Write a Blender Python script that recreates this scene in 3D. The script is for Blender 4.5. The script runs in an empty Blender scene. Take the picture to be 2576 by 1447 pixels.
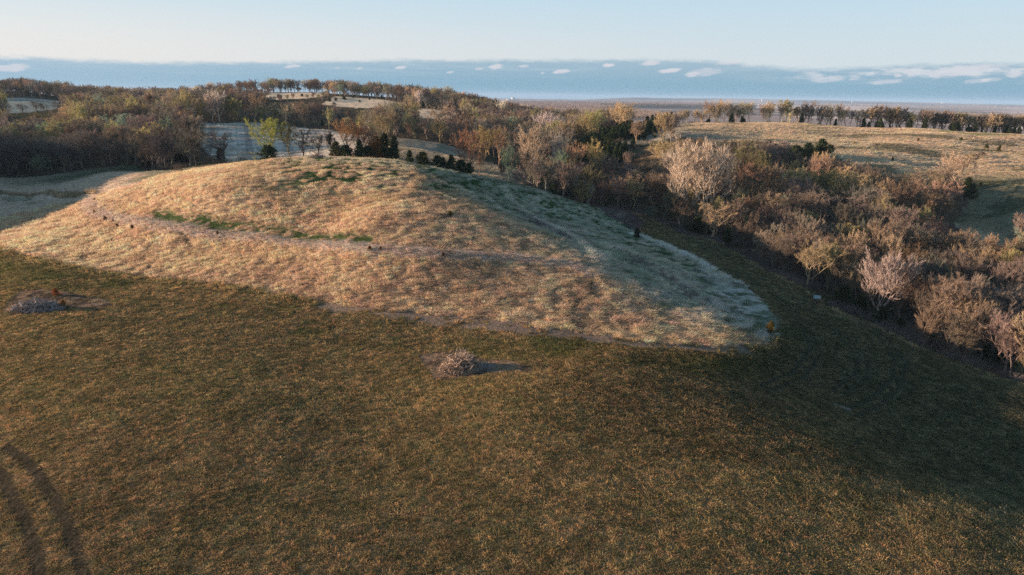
import bpy, math, random
import numpy as np
from math import radians, sin, cos, tan, pi, log, exp
random.seed(7); RNG = np.random.default_rng(7)
S = bpy.context.scene
COL = S.collection

# ------------------------------------------------------------------ camera, exposure, sun, sky
H = 60.0                                   # camera height
PITCH, ROLL = radians(15.64), radians(0.84)
cam_d = bpy.data.cameras.new('camera'); cam = bpy.data.objects.new('camera', cam_d); COL.objects.link(cam)
cam_d.sensor_width = 36; cam_d.lens = 24; cam_d.clip_start = 0.5; cam_d.clip_end = 200000
from mathutils import Matrix, Vector
RM = (Matrix.Rotation(radians(90) - PITCH, 3, 'X') @ Matrix.Rotation(ROLL, 3, 'Z'))
cam.matrix_world = Matrix.Translation((0, 0, H)) @ RM.to_4x4()
S.camera = cam
S.view_settings.view_transform = 'Standard'; S.view_settings.look = 'None'
S.view_settings.exposure = EXPOSURE = 1.28; S.view_settings.gamma = 1
S.render.resolution_x, S.render.resolution_y = 1024, 575
cy = S.cycles
cy.max_bounces = 5; cy.diffuse_bounces = 3; cy.glossy_bounces = 1; cy.transmission_bounces = 2
cy.volume_bounces = 0; cy.volume_step_rate = 10; cy.volume_max_steps = 64; cy.transparent_max_bounces = 4; cy.use_denoising = False
cy.sample_clamp_indirect = 6

SUN_EL, SUN_AZ = radians(10.3), radians(4)       # azimuth: from the left (-X), turned slightly beyond (+Y)
sd = Vector((-cos(SUN_EL) * cos(SUN_AZ), cos(SUN_EL) * sin(SUN_AZ), sin(SUN_EL)))   # towards the sun
sun_d = bpy.data.lights.new('sun', 'SUN'); sun = bpy.data.objects.new('sun', sun_d); COL.objects.link(sun)
sun_d.energy = 5.0; sun_d.angle = radians(0.6); sun_d.color = (1.0, 0.74, 0.52)
sun.rotation_euler = sd.to_track_quat('Z', 'Y').to_euler(); sun.location = (-200, 0, 200)

W = bpy.data.worlds.new('World'); S.world = W; W.use_nodes = True
def N(nt, t, **kw):
    n = nt.nodes.new(t)
    for k, v in kw.items():
        if k[0] == 'i' and k[1:].isdigit(): n.inputs[int(k[1:])].default_value = v
        else: setattr(n, k, v)
    return n
def L(nt, a, b): nt.links.new(a, b)
def build_world():
    nt = W.node_tree; nt.nodes.clear()
    out = N(nt, 'ShaderNodeOutputWorld'); bg = N(nt, 'ShaderNodeBackground'); bg.inputs[1].default_value = 0.05
    L(nt, bg.outputs[0], out.inputs[0])
    sky = N(nt, 'ShaderNodeTexSky', sky_type='NISHITA'); sky.sun_disc = False
    sky.sun_elevation = SUN_EL; sky.sun_rotation = -(pi/2 - SUN_AZ) + 0
    sky.altitude = 300; sky.air_density = 1.0; sky.dust_density = 1.2; sky.ozone_density = 1.6
    def M(op, a, b=None, c=None, clamp=False):
        n = N(nt, 'ShaderNodeMath', operation=op, use_clamp=clamp)
        for i, v in enumerate((a, b, c)):
            if v is None: continue
            if hasattr(v, 'is_linked'): L(nt, v, n.inputs[i])
            else: n.inputs[i].default_value = v
        return n.outputs[0]
    def SS(v, lo, hi):
        n = N(nt, 'ShaderNodeMapRange', interpolation_type='SMOOTHSTEP')
        L(nt, v, n.inputs[0]); n.inputs[1].default_value = lo; n.inputs[2].default_value = hi
        return n.outputs[0]
    def MIX(f, a, b):
        n = N(nt, 'ShaderNodeMix', data_type='RGBA')
        for s, v in ((0, f), (6, a), (7, b)):
            if hasattr(v, 'is_linked'): L(nt, v, n.inputs[s])
            elif s == 0: n.inputs[0].default_value = v
            else: n.inputs[s].default_value = (*v, 1)
        return n.outputs[2]
    tc = N(nt, 'ShaderNodeTexCoord'); sp = N(nt, 'ShaderNodeSeparateXYZ'); L(nt, tc.outputs['Generated'], sp.inputs[0])
    X, Y, Z = sp.outputs
    az = M('MULTIPLY', M('ARCTAN2', X, Y), 180 / pi)            # degrees to the right of +Y
    el = M('MULTIPLY', M('ARCSINE', Z), 180 / pi)               # degrees above the horizon
    cv = N(nt, 'ShaderNodeCombineXYZ'); L(nt, az, cv.inputs[0]); L(nt, M('MULTIPLY', el, 4.0), cv.inputs[1])
    def NZ(scale, detail=4, rough=0.55, off=0.0, vec=None):
        n = N(nt, 'ShaderNodeTexNoise'); n.inputs['Scale'].default_value = scale
        n.inputs['Detail'].default_value = detail; n.inputs['Roughness'].default_value = rough
        mp = N(nt, 'ShaderNodeMapping'); mp.inputs[1].default_value = (off, off, off)
        L(nt, vec or cv.outputs[0], mp.inputs[0]); L(nt, mp.outputs[0], n.inputs[0])
        return n.outputs[0]
    # the clear sky: Nishita lifted towards the pale tone of thin high haze
    pale = MIX(SS(az, -45, 30), (9.0, 8.8, 8.7), (7.0, 8.0, 8.6))
    high = MIX(SS(az, -45, 20), (6.1, 8.1, 9.2), (5.7, 7.8, 9.2))
    clear = MIX(SS(el, 2.5, 9.0), pale, high)
    clear = MIX(0.85, sky.outputs[0], clear)
    zen = MIX(SS(el, 10, 34), clear, (1.3, 2.8, 4.5))           # deeper overhead
    # the long shelf of cloud above the horizon
    rp = N(nt, 'ShaderNodeValToRGB'); L(nt, M('ADD', M('MULTIPLY', az, 1 / 120), .5), rp.inputs[0])
    pts = [(-60, 2.0), (-35.7, 2.03), (-26.4, 2.04), (-19.7, 2.2), (-13.9, 2.53), (0, 2.82), (9.5, 2.98), (15, 2.85), (21.3, 2.28), (26.6, 2.43), (31.4, 2.57), (60, 2.6)]
    while len(rp.color_ramp.elements) < len(pts): rp.color_ramp.elements.new(.5)
    for e_, (pa, pe) in zip(rp.color_ramp.elements, pts): e_.position = pa / 120 + .5; e_.color = (pe / 4,) * 3 + (1,)
    edge = M('ADD', M('MULTIPLY', rp.outputs[0], 4.0), .12)
    edge = M('ADD', edge, M('MULTIPLY', M('SUBTRACT', NZ(0.10, 5, 0.6, 3.1), 0.5), 0.30))
    edge = M('ADD', edge, M('MULTIPLY', M('SUBTRACT', NZ(0.7, 6, 0.68, 9.1), 0.5), 0.65))
    sfade = SS(M('SUBTRACT', edge, el), -0.06, 0.42)
    bank_hi = MIX(SS(az, -40, 0), (4.7, 5.9, 6.9), (3.7, 5.1, 6.1))
    bank_lo = MIX(SS(az, -40, 0), (3.0, 4.8, 6.1), (2.0, 3.9, 5.25))
    bank = MIX(SS(el, 0.3, 3.3), bank_lo, bank_hi)
    streak = N(nt, 'ShaderNodeCombineXYZ'); L(nt, M('MULTIPLY', az, 0.25), streak.inputs[0]); L(nt, M('MULTIPLY', el, 5.0), streak.inputs[1])
    st = SS(NZ(0.55, 4, 0.6, 21.0, streak.outputs[0]), 0.48, 0.75)
    bank = MIX(M('MULTIPLY', M('MULTIPLY', st, 0.5), SS(el, 0.8, 2.6)), bank, (5.2, 6.4, 7.1))
    c1 = MIX(sfade, zen, bank)
    # the small cumulus in front of the shelf: (azimuth, elevation, half width, half height, strength)
    cl = CLOUDS
    tot = None
    wn = M('MULTIPLY', M('SUBTRACT', NZ(1.6, 5, 0.62, 5.5), 0.5), 1.9)
    for (a0, e0, wd, hg, s0) in cl:
        dx = M('MULTIPLY', M('SUBTRACT', az, a0), 1 / wd); 
        dy = M('MULTIPLY', M('SUBTRACT', M('SUBTRACT', el, e0), M('MULTIPLY', M('SUBTRACT', az, a0), 0.10)), 1 / hg)
        r = M('ADD', M('MULTIPLY', dx, dx), M('MULTIPLY', dy, dy))
        m = M('MULTIPLY', SS(M('SUBTRACT', M('SUBTRACT', 1.0, r), wn), 0.0, 0.85), s0)
        tot = m if tot is None else M('MAXIMUM', tot, m)
    c2 = MIX(M('MULTIPLY', tot, .85), c1, (7.4, 7.2, 7.6))
    # the right end of the shelf is broken into heaped, lit cloud
    hp = M('MULTIPLY', SS(NZ(0.42, 7, 0.62, 31.0), 0.44, 0.66), M('MULTIPLY', SS(az, 16, 25), M('MULTIPLY', SS(el, 1.1, 1.8), sfade)))
    c2 = MIX(M('MULTIPLY', hp, 0.9), c2, (6.6, 7.0, 7.5))
    low = MIX(SS(el, -1.0, -0.02), (1.2, 1.3, 1.4), c2)
    dim = N(nt, 'ShaderNodeVectorMath', operation='SCALE'); L(nt, low, dim.inputs[0]); dim.inputs['Scale'].default_value = .83; L(nt, dim.outputs[0], bg.inputs[0])
# pixel (2576 wide picture) -> azimuth / elevation
FP = 2576 * 24 / 36
def ray(u, v):
    return RM @ Vector(((u - 1288) / FP, -(v - 723.5) / FP, -1.0))
def ae(u, v):
    d = ray(u, v).normalized(); return math.degrees(math.atan2(d.x, d.y)), math.degrees(math.asin(d.z))
CLOUDS = []
for (u, v, w, h, s) in [(30,171,38,9,.8),(736,167,22,5,.8),(848,171,7,3,.35),(905,172,9,3,.5),(1008,170,17,4.5,.85),(1132,182,10,3.5,.7),
        (1205,173,14,4,.55),(1247,168,21,7,.9),(1317,167,17,4,.7),(1365,184,6,4,.6),(1412,180,24,6,.95),(1530,164,17,5.5,1),
        (1635,159,26,7,.85),(1685,178,34,6,.95),(1770,182,50,11,.55),(1745,187,22,7,.85),(1830,158,36,7,.5),(2085,200,40,8,.5),
        (2150,196,14,6,.5),(2230,206,40,6,.6),(2295,183,24,9,.85),(2260,190,10,5,.7),(2420,178,68,13,.95),(2360,186,24,9,.8),(2470,203,40,6,.5),
        (2552,186,16,9,.8),(2480,202,12,5,.9)]:
    a0, e0 = ae(u, v); k = 180 / pi / FP
    CLOUDS.append((a0, e0, w * k, h * k, s))
build_world()

# ------------------------------------------------------------------ noise and the lie of the land
def _h(ix, iy, seed):
    n = (ix.astype(np.int64) * 374761393 + iy.astype(np.int64) * 668265263 + seed * 1442695041) & 0xffffffff
    n = ((n ^ (n >> 13)) * 1274126177) & 0xffffffff
    return ((n ^ (n >> 16)) & 0xffff) / 65535.0
def vnoise(x, y, seed=0):
    x = np.asarray(x, float); y = np.asarray(y, float)
    ix, iy = np.floor(x), np.floor(y); fx, fy = x - ix, y - iy
    fx = fx * fx * (3 - 2 * fx); fy = fy * fy * (3 - 2 * fy)
    a, b = _h(ix, iy, seed), _h(ix + 1, iy, seed); c, d = _h(ix, iy + 1, seed), _h(ix + 1, iy + 1, seed)
    return (a + (b - a) * fx) * (1 - fy) + (c + (d - c) * fx) * fy
def fbm(x, y, scale, seed=0, octv=4, rough=0.5):      # 0..1, scale = size in metres of the largest lumps
    t = 0; a = 1; s = 0; x = np.asarray(x, float) / scale; y = np.asarray(y, float) / scale
    for o in range(octv):
        t = t + a * vnoise(x + 17.3 * o, y - 9.1 * o, seed + o); s += a; a *= rough; x, y = x * 2.03 + y * .1, y * 2.03 - x * .1
    return t / s
def sstep(v, lo, hi):
    t = np.clip((v - lo) / (hi - lo), 0, 1); return t * t * (3 - 2 * t)

def PZ(u, v, z):                       # pixel + height -> world point
    d = ray(u, v); k = (H - z) / -d.z; return (d.x * k, d.y * k, z)
def PD(u, v, D):                       # pixel + distance -> world point
    d = ray(u, v); k = D / d.y; return (d.x * k, D, H + d.z * k)
CP = []
for p in [(0,1447,9),(600,1447,10),(1288,1447,10.3),(0,1000,8.6),(600,1000,10),(1288,1000,10.3),(0,780,8.3),(300,850,9.3),
          (0,625,8),(250,680,9),(560,710,9.6),(850,765,9.6),(1100,790,9.6),(1500,840,8.4),(1780,870,6.8),(1930,865,4.6),
          (1940,790,3.4),(1850,720,2.2),(1750,660,1),(1600,590,0),(1550,530,-.5),
          (850,560,19.6),(850,480,26),(560,560,17.3),(560,500,23.3),(300,560,12.5),(300,620,9.8),(250,510,14),(1100,640,17.6),(1100,700,14),
          (1300,700,13.5),(1500,760,10.5),(1700,830,7.5),(700,640,13.5),
          (1040,440,28.6),(1200,520,22.2),(1400,610,16.4),(1600,700,11.5),(1780,790,7.8),(900,560,21.6),(1100,600,19.6),
          (1400,540,8.6),(1500,600,7.4),(1650,650,4.6),(1750,730,5),(1850,790,5),(1300,530,13.2),
          (1750,600,-3),(1960,700,-5),(2100,790,-6),(2300,870,-6.6),(2576,970,-7)]:
    CP.append(PZ(*p))
for p in [(850,395,322),(700,402,320),(500,428,318),(1000,406,330),(1180,441,330),(1380,490,345),(340,462,312),
          (600,400,430),(940,381,430),(500,310,620),(640,308,640),(940,345,560),(800,330,590),(1000,350,540),(1150,400,450),(1330,446,420),
          (0,447,400),(200,445,400),(400,430,400),(560,405,410),(0,505,340),(200,492,330),(100,470,370),
          (0,252,900),(150,272,850),(0,233,1000),(100,240,1050),(300,247,1200),(480,250,1100),(600,237,1080),(750,233,1060),(870,243,1000),(1000,252,990),
          (1080,264,930),(1200,290,850),(1400,312,850),(1550,318,800),
          (2000,309,620),(1850,310,615),(1680,316,600),(2300,323,605),(2576,341,600),(2100,342,540),(2576,370,520),(2100,390,458),(2300,400,458),(1900,345,520),
          (2450,470,400),(2576,500,372),(2576,560,352),(2420,540,368),(1550,362,520),(1640,345,540),(1720,350,500),(2576,430,420),(1880,380,450)]:
    CP.append(PD(*p))
CP += [  # world points: the field's fall to the right, the ravine, the far banks, ground outside the frame
    (35,60,9.3),(55,60,7.8),(75,60,5.6),(40,80,8.9),(60,78,6.7),(76,78,4.4),(20,100,10.1),(36,100,8.7),(52,100,6.0),(68,100,2.6),(86,100,-1.4),(105,100,-5.2),(20,130,9.7),(36,130,7.9),(55,135,4.3),(75,130,-0.2),(95,130,-4.0),
    (150,100,-15.5),(125,120,-11),(136,150,-10.5),(182,150,-22),(172,200,-22),(166,250,-18),(138,300,-15),(104,365,-10),(50,425,-4),(128,200,-9),(112,250,-7),(98,300,-6),(145,250,-16),
    (200,250,-12),(215,200,-12),(175,320,-9),(250,250,2),(215,345,-3),(150,380,1),(120,450,8),(170,420,9),(70,480,9),(20,520,10),(230,400,12),
    (-30,500,14),(40,600,18),(30,700,20),(-60,720,27),(-200,700,31),(-380,700,31),(-180,500,20),(-300,480,16),(-420,520,20),(-500,700,34),(-100,850,38),(100,750,26),
    (-120,600,29),(-40,560,22),(-120,390,22),(-40,380,20),(-220,370,17),(20,400,5),
    (-335,340,30),(-345,390,36),(-310,300,13),(-375,350,46),(-430,350,58),(-430,420,58),(-300,250,10),(-200,150,9),(-120,60,9),(-60,35,10),(40,35,9.5),(0,35,10.5),(-500,500,36),  # unseen left-hand ground raised to throw shade over the left valley
    (450,500,28),(420,380,16),(400,300,8),(330,250,8),(300,150,0),(120,35,-2),
    (200,760,16),(380,760,12),(600,760,8),(100,1000,0),(300,950,-20),(600,950,-24),(900,950,-24),(0,1400,-20),(300,1300,-29),
    (-700,1000,58),(-1000,1000,58),(-900,1400,45),(-300,1400,40),(-80,1150,40),(-500,1700,30),(-1500,2500,20),(-800,2500,0),(0,2000,-29),(800,2000,-30),(2000,2000,-30),
    (-3000,5000,20),(-1500,5000,-10),(0,5000,-30),(3000,5000,-30),(6000,5000,-30),(-12000,14000,30),(-5000,14000,-30),(0,14000,-30),(7000,14000,-30),(16000,14000,-30),
    (-30000,40000,-30),(-10000,40000,-30),(0,40000,-30),(20000,40000,-30),(45000,40000,-30)]
CP = np.array(CP)
def wq(x, y): return np.stack([1.6 * x / y, np.log(y)], -1)
_c = wq(CP[:, 0], CP[:, 1])
def _phi(r2): return 0.5 * r2 * np.log(r2 + 1e-12)
_n = len(CP)
_A = np.zeros((_n + 3, _n + 3)); _A[:_n, :_n] = _phi(((_c[:, None] - _c[None]) ** 2).sum(-1)) + np.eye(_n) * 4e-5
_A[:_n, _n] = 1; _A[:_n, _n+1:] = _c; _A[_n, :_n] = 1; _A[_n+1:, :_n] = _c.T
_w = np.linalg.solve(_A, np.r_[CP[:, 2], 0, 0, 0])
GA = np.linspace(-1.5, 1.5, 561); GB = np.linspace(log(30), log(80000), 700)
def _grid():
    out = np.zeros((len(GB), len(GA)))
    for j, b in enumerate(GB):
        q = np.stack([1.6 * GA, np.full_like(GA, b)], -1)
        out[j] = _phi(((q[:, None] - _c[None]) ** 2).sum(-1)) @ _w[:_n] + _w[_n] + q @ _w[_n+1:]
    return out
GZ = _grid()
GZ = np.maximum(GZ, -30.0)
BUMPS = []
def Z(x, y, micro=True):
    x = np.asarray(x, float); y = np.asarray(y, float)
    a = np.clip((x / y - GA[0]) / (GA[1] - GA[0]), 0, len(GA) - 1.001); b = np.clip((np.log(y) - GB[0]) / (GB[1] - GB[0]), 0, len(GB) - 1.001)
    i = a.astype(int); j = b.astype(int); fa = a - i; fb = b - j
    z = (GZ[j, i] * (1 - fa) + GZ[j, i+1] * fa) * (1 - fb) + (GZ[j+1, i] * (1 - fa) + GZ[j+1, i+1] * fa) * fb
    # the long bluffs beyond the flood plain, highest right of centre
    A = x / y
    top = 118 * sstep(A, .09, .17) * (1 - .55 * sstep(A, .35, .75)) + 70 * sstep(-A, .25, .6)
    prof = sstep(y, 18500, 21000)
    z = z + prof * (top * (.62 + .38 * fbm(x, y, 2600, 5, 4)) + 20 * fbm(x, y, 900, 8, 3) * (A > .1))
    if micro:
        k = 1 - sstep(y, 700, 1500)
        rough = sstep(y, 140, 260)
        z = z + k * ((fbm(x, y, 26, 41, 3) - .5) * (.22 + 1.15 * rough) + (fbm(x, y, 6, 42, 3) - .5) * (.12 + .22 * rough))
        for (P_, hb, wb) in BUMPS: z = z + hb * np.exp(-(dline(x, y, P_, wb * 3) / wb) ** 2)
        # folds in the far right meadow
        m = sstep(A, .42, .55) * sstep(y, 330, 400) * (1 - sstep(y, 560, 620))
        z = z + m * (fbm(x * .8 + y * .5, y, 60, 43, 3) - .5) * 13
    return z
def hit(u, v, y0=36., y1=16000.):
    d = ray(u, v); ys = np.exp(np.linspace(log(y0), log(y1), 1600)); k = ys / d.y
    g = H + d.z * k - Z(d.x * k, ys, False)
    idx = np.where(g <= 0)[0]
    if not len(idx): return (d.x * k[-1], ys[-1])
    i = idx[0]
    t = g[i-1] / (g[i-1] - g[i]) if i > 0 else 0
    yy = ys[i-1] + t * (ys[i] - ys[i-1]); return (d.x * yy / d.y, yy)

# ------------------------------------------------------------------ helpers
def tag(o, label=None, cat=None, group=None, kind=None):
    if label: o['label'] = label
    if cat: o['category'] = cat
    if group: o['group'] = group
    if kind: o['kind'] = kind
    return o
def fastmesh(name, V, F, mats=(), midx=None, smooth=False):       # F: (n,3) or (n,4) int array, or list of arrays
    me = bpy.data.meshes.new(name); V = np.asarray(V, np.float32)
    Fs = F if isinstance(F, list) else [F]
    Fs = [np.asarray(f, np.int32) for f in Fs if len(f)]
    loops = np.concatenate([f.ravel() for f in Fs]); cnt = np.concatenate([np.full(len(f), f.shape[1]) for f in Fs])
    start = np.concatenate([[0], np.cumsum(cnt)[:-1]])
    me.vertices.add(len(V)); me.vertices.foreach_set('co', V.ravel())
    me.loops.add(len(loops)); me.loops.foreach_set('vertex_index', loops.astype(np.int32))
    me.polygons.add(len(cnt)); me.polygons.foreach_set('loop_start', start.astype(np.int32))
    for m in mats: me.materials.append(m)
    if midx is not None: me.polygons.foreach_set('material_index', np.asarray(midx, np.int32))
    if smooth: me.polygons.foreach_set('use_smooth', np.ones(len(cnt), bool))
    me.update(calc_edges=True); me.validate(); return me
def obj(name, me, parent=None, loc=None):
    o = bpy.data.objects.new(name, me); COL.objects.link(o)
    if parent: o.parent = parent
    if loc is not None: o.location = loc
    return o
def empty(name, loc, rz=0, sc=1):
    o = bpy.data.objects.new(name, None); COL.objects.link(o); o.location = loc; o.rotation_euler.z = rz
    o.scale = (sc,) * 3 if not hasattr(sc, '__len__') else sc; o.empty_display_size = .5; return o
class MB:                                                         # a small mesh collector
    def __init__(s): s.v = []; s.q = []; s.t = []; s.n = 0
    def add(s, V, Q=(), T=()):
        V = np.asarray(V, float).reshape(-1, 3)
        if len(Q): s.q.append(np.asarray(Q, int).reshape(-1, 4) + s.n)
        if len(T): s.t.append(np.asarray(T, int).reshape(-1, 3) + s.n)
        s.v.append(V); s.n += len(V)
    def arrays(s):
        V = np.concatenate(s.v); Q = np.concatenate(s.q) if s.q else np.zeros((0, 4), int); T = np.concatenate(s.t) if s.t else np.zeros((0, 3), int)
        return V, Q, T
    def mesh(s, name, mat, smooth=False):
        V, Q, T = s.arrays(); return fastmesh(name, V, [Q, T], [mat] if mat else [], None, smooth)
    def tube(s, P, R, n=6, cap=False):
        P = np.asarray(P, float); R = np.asarray(R, float); m = len(P)
        T = np.gradient(P, axis=0); T /= np.linalg.norm(T, axis=1)[:, None] + 1e-9
        up = np.array([0.31, 0.95, 0.05]) if abs(T[0, 2]) > .7 else np.array([0, 0, 1.])
        A = np.cross(T, up); A /= np.linalg.norm(A, axis=1)[:, None] + 1e-9; B = np.cross(T, A)
        th = np.arange(n) / n * 2 * pi
        V = (P[:, None] + R[:, None, None] * (A[:, None] * np.cos(th)[None, :, None] + B[:, None] * np.sin(th)[None, :, None])).reshape(-1, 3)
        i = np.arange(m - 1)[:, None] * n; k = np.arange(n)[None]; k2 = (k + 1) % n
        Q = np.stack([i + k, i + k2, i + n + k2, i + n + k], -1).reshape(-1, 4)
        T3 = []
        if cap:
            V = np.r_[V, [P[0]], [P[-1]]]; a, b = len(V) - 2, len(V) - 1
            for j in range(n): T3 += [(a, (j + 1) % n, j), (b, (m-1) * n + j, (m-1) * n + (j + 1) % n)]
        s.add(V, Q, T3)
    def box(s, c, d, rz=0, tilt=None):
        c = np.array(c, float); d = np.array(d, float) / 2
        V = np.array([(x, y, z) for z in (-1, 1) for y in (-1, 1) for x in (-1, 1)]) * d
        if tilt is not None: V = V @ np.array(Matrix.Rotation(tilt[0], 3, tilt[1])).T
        if rz: V = V @ np.array(Matrix.Rotation(rz, 3, 'Z')).T
        s.add(V + c, [(0,2,3,1),(4,5,7,6),(0,1,5,4),(2,6,7,3),(0,4,6,2),(1,3,7,5)])
    def blades(s, P, D, Wd, side=None):                            # thin triangles from P along D, base width Wd
        P = np.asarray(P, float); D = np.asarray(D, float); n = len(P)
        r = RNG.normal(size=(n, 3)) if side is None else side
        A = np.cross(D, r); A /= np.linalg.norm(A, axis=1)[:, None] + 1e-9
        A *= np.asarray(Wd).reshape(-1, 1) / 2
        V = np.stack([P - A, P + A, P + D], 1).reshape(-1, 3)
        s.add(V, [], np.arange(3 * n).reshape(-1, 3))

def poly(px, world=()):                                           # pixels on the ground -> world polygon
    return np.array([hit(*p) if len(p) == 2 else p[:2] for p in px])
def inside(x, y, P):
    r = np.zeros(x.shape, bool); n = len(P)
    m = (x > P[:, 0].min()) & (x < P[:, 0].max()) & (y > P[:, 1].min()) & (y < P[:, 1].max())
    xx, yy = x[m], y[m]; rr = np.zeros(xx.shape, bool)
    for i in range(n):
        (x1, y1), (x2, y2) = P[i], P[(i + 1) % n]
        if y1 == y2: continue
        c = ((y1 > yy) != (y2 > yy)) & (xx < (x2 - x1) * (yy - y1) / (y2 - y1) + x1); rr ^= c
    r[m] = rr; return r
def dline(x, y, P, pad=40):                                       # distance to a polyline (only near it)
    r = np.full(x.shape, 1e3)
    m = (x > P[:, 0].min() - pad) & (x < P[:, 0].max() + pad) & (y > P[:, 1].min() - pad) & (y < P[:, 1].max() + pad)
    xx, yy = x[m], y[m]; d = np.full(xx.shape, 1e3)
    for i in range(len(P) - 1):
        a, b = P[i], P[i + 1]; ab = b - a; t = np.clip(((xx - a[0]) * ab[0] + (yy - a[1]) * ab[1]) / (ab @ ab + 1e-9), 0, 1)
        d = np.minimum(d, np.hypot(xx - a[0] - t * ab[0], yy - a[1] - t * ab[1]))
    r[m] = d; return r
w3 = lambda x, y: (x, y, 0)

# ------------------------------------------------------------------ zones of the land (world polygons)
EDGE_A = [(0,625),(120,655),(250,680),(400,700),(560,712),(700,738),(850,765),(1000,783),(1100,792),(1300,815),(1500,843),(1650,862),(1780,872),(1880,872),(1945,856),
          (1957,822),(1937,780),(1890,735),(1820,692),(1750,655),(1680,620),(1620,597),(1592,570),(1562,540)]
EDGE_B = [(1572,530),(1640,553),(1750,598),(1860,645),(1960,700),(2040,745),(2100,783),(2200,825),(2300,872),(2440,925),(2576,972),(2800,1060)]
Z_FIELD = poly([(-500,600)] + EDGE_A + EDGE_B + [w3(160, 100), w3(140, 31), w3(-140, 31), w3(-330, 140)])
Z_OPEN = poly([w3(-330, 140), w3(-420, 330), (-150,450),(0,446),(130,442),(230,426),(330,415),(420,431),(500,429), w3(-176, 372), w3(-160, 352),
               w3(-120, 346), w3(-80, 348), w3(-50, 350), w3(-20, 352), w3(10, 362), w3(35, 380), w3(52, 388)] + EDGE_B + [w3(160, 100), w3(140, 31), w3(-140, 31)])
Z_MOUND = poly([w3(-360, 240), (-200,590),(-40,560),(60,530),(140,512),(225,500),(285,478),(340,464), w3(-166, 326), w3(-150, 330), w3(-110, 335),
               w3(-60, 340), w3(-20, 345), w3(20, 362), w3(50, 385)] + EDGE_A[::-1] + [(-500,600)])
Z_TERR = poly([(492,311),(560,309),(640,308),(760,322),(940,344),(960,352),(950,372), w3(-105, 395), w3(-165, 395), (590,404),(545,400),(515,380),(480,345)])
Z_SEC = poly([(985,347),(1050,350),(1160,374),(1215,400),(1345,441),(1372,462), w3(0, 372), w3(-60, 368), w3(-95, 380), (955,378)])
pd = lambda L_: [w3(*PD(u, 300, D)[:2]) for u, D in L_]
Z_R1 = poly(pd([(668,955),(690,1050),(760,1056),(818,1050),(826,985),(770,935),(700,925)]))
Z_R2 = poly(pd([(810,875),(845,985),(900,995),(960,990),(1006,945),(970,880),(900,858)]))
Z_R3 = poly([(1044,278),(1075,274),(1150,284),(1170,294),(1110,300),(1050,296)])
Z_FAR = poly([(-200,250),(0,246),(155,255),(158,270),(100,280),(0,290),(-200,296)])
Z_MEAD = poly(pd([(1675,585),(1690,612),(1850,630),(2000,634),(2150,630),(2300,622),(2450,616),(2576,612),(2850,604)]) + [w3(760, 430), w3(560, 280), w3(300, 255), (2576,640),(2450,605),(2400,565),(2425,535),(2440,505),(2425,480),(2380,462),(2290,452),(2200,442),(2140,425),(2115,402),(2070,383),
               (1980,366),(1850,358),(1720,348),(1640,362),(1560,372),(1535,368),(1570,356),(1640,338)])
Z_GULLY = poly(pd([(1425,480),(1450,560),(1540,600),(1620,618),(1690,616),(1705,560),(1655,530),(1600,512),(1560,488),(1470,468)]))
# what the clearings look like from the air: trees are kept from standing where they would hide them
CLEAR = [[(668,262),(668,240),(760,232),(826,236),(826,254),(760,262)], [(808,272),(812,262),(860,252),(950,244),(1008,244),(1004,258),(960,268),(900,276)], [(1044,292),(1044,268),(1154,278),(1172,294),(1150,300)],
         [(0,288),(0,244),(158,253),(160,275),(100,284)], [(492,372),(492,311),(640,308),(960,345),(960,392),(600,404)], [(985,380),(985,347),(1160,374),(1345,441),(1330,470),(1180,440),(1050,415)],
         [(1535,376),(1570,356),(1640,330),(1690,318),(1720,335),(1640,362),(1570,384)], [(1690,346),(1700,318),(2000,309),(2576,341),(2576,470),(2490,440),(2440,400),(2370,402),(2290,425),(2210,420),(2130,395),(1990,350),(1850,345)], [(2490,600),(2475,480),(2576,480),(2576,610)]]
CLEAR = [np.array(c, float) for c in CLEAR]
RMi = RM.inverted()
def project(x, y, z):
    q = np.stack([x, y, np.asarray(z) - H], -1) @ np.array(RMi).T; return 1288 - FP * q[..., 0] / q[..., 2], 723.5 + FP * q[..., 1] / q[..., 2]
LN = dict(
    path=[(220,505),(228,525),(250,540),(300,552),(400,568),(500,585),(650,602),(800,618),(930,632),(1100,642),(1300,653),(1430,668),(1490,690)],
    green=[(380,545),(430,552),(550,572),(700,588),(860,603),(920,612)],
    bench=[(1262,470),(1290,505),(1317,536),(1383,569),(1450,607),(1500,655)],
    rim=[(1592,592),(1650,612),(1750,658),(1850,712),(1925,775),(1945,820)],
    rimgreen=[(1600,607),(1680,645),(1760,690),(1800,720)],
    dirt=[(830,768),(1000,789),(1200,814),(1400,838),(1600,862),(1750,871),(1850,876)],
    trail=[(380,612),(366,640),(370,668),(374,680)], trail2=[(1492,700),(1484,740),(1450,775),(1428,792)], trail3=[(458,588),(470,600),(476,615)],
    mid=[(1040,432),(1052,455),(1040,480),(1000,500)],
    vline=[(-200,497),(0,493),(120,492),(235,490)],
    t1=[(20,1125),(90,1180),(130,1240),(170,1310),(196,1390),(215,1460),(225,1500)], t2=[(-60,1110),(0,1190),(40,1260),(75,1330),(96,1400),(105,1500)],
    c1=[(1640,570),(1800,640),(1940,735),(2020,815),(2050,885),(2010,940),(1930,975)], c2=[(1700,585),(1860,665),(2010,760),(2110,840),(2170,900),(2165,945),(2110,985)],
    c3=[(2130,790),(2220,850),(2262,910),(2258,960),(2210,1005),(2140,1040)], mpath=[(2060,336),(2167,342),(2396,349),(2576,362)], mgreen=[(2060,315),(2200,321),(2400,334),(2600,350)],
    mt1=[(2576,440),(2540,470),(2515,500),(2500,520)], mt2=[(2576,452),(2556,475),(2535,505),(2522,525)], scuff=[(2060,1005),(2110,1022),(2150,1035)],
    field_edge=[(c[0], c[1]) for c in EDGE_B])
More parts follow.
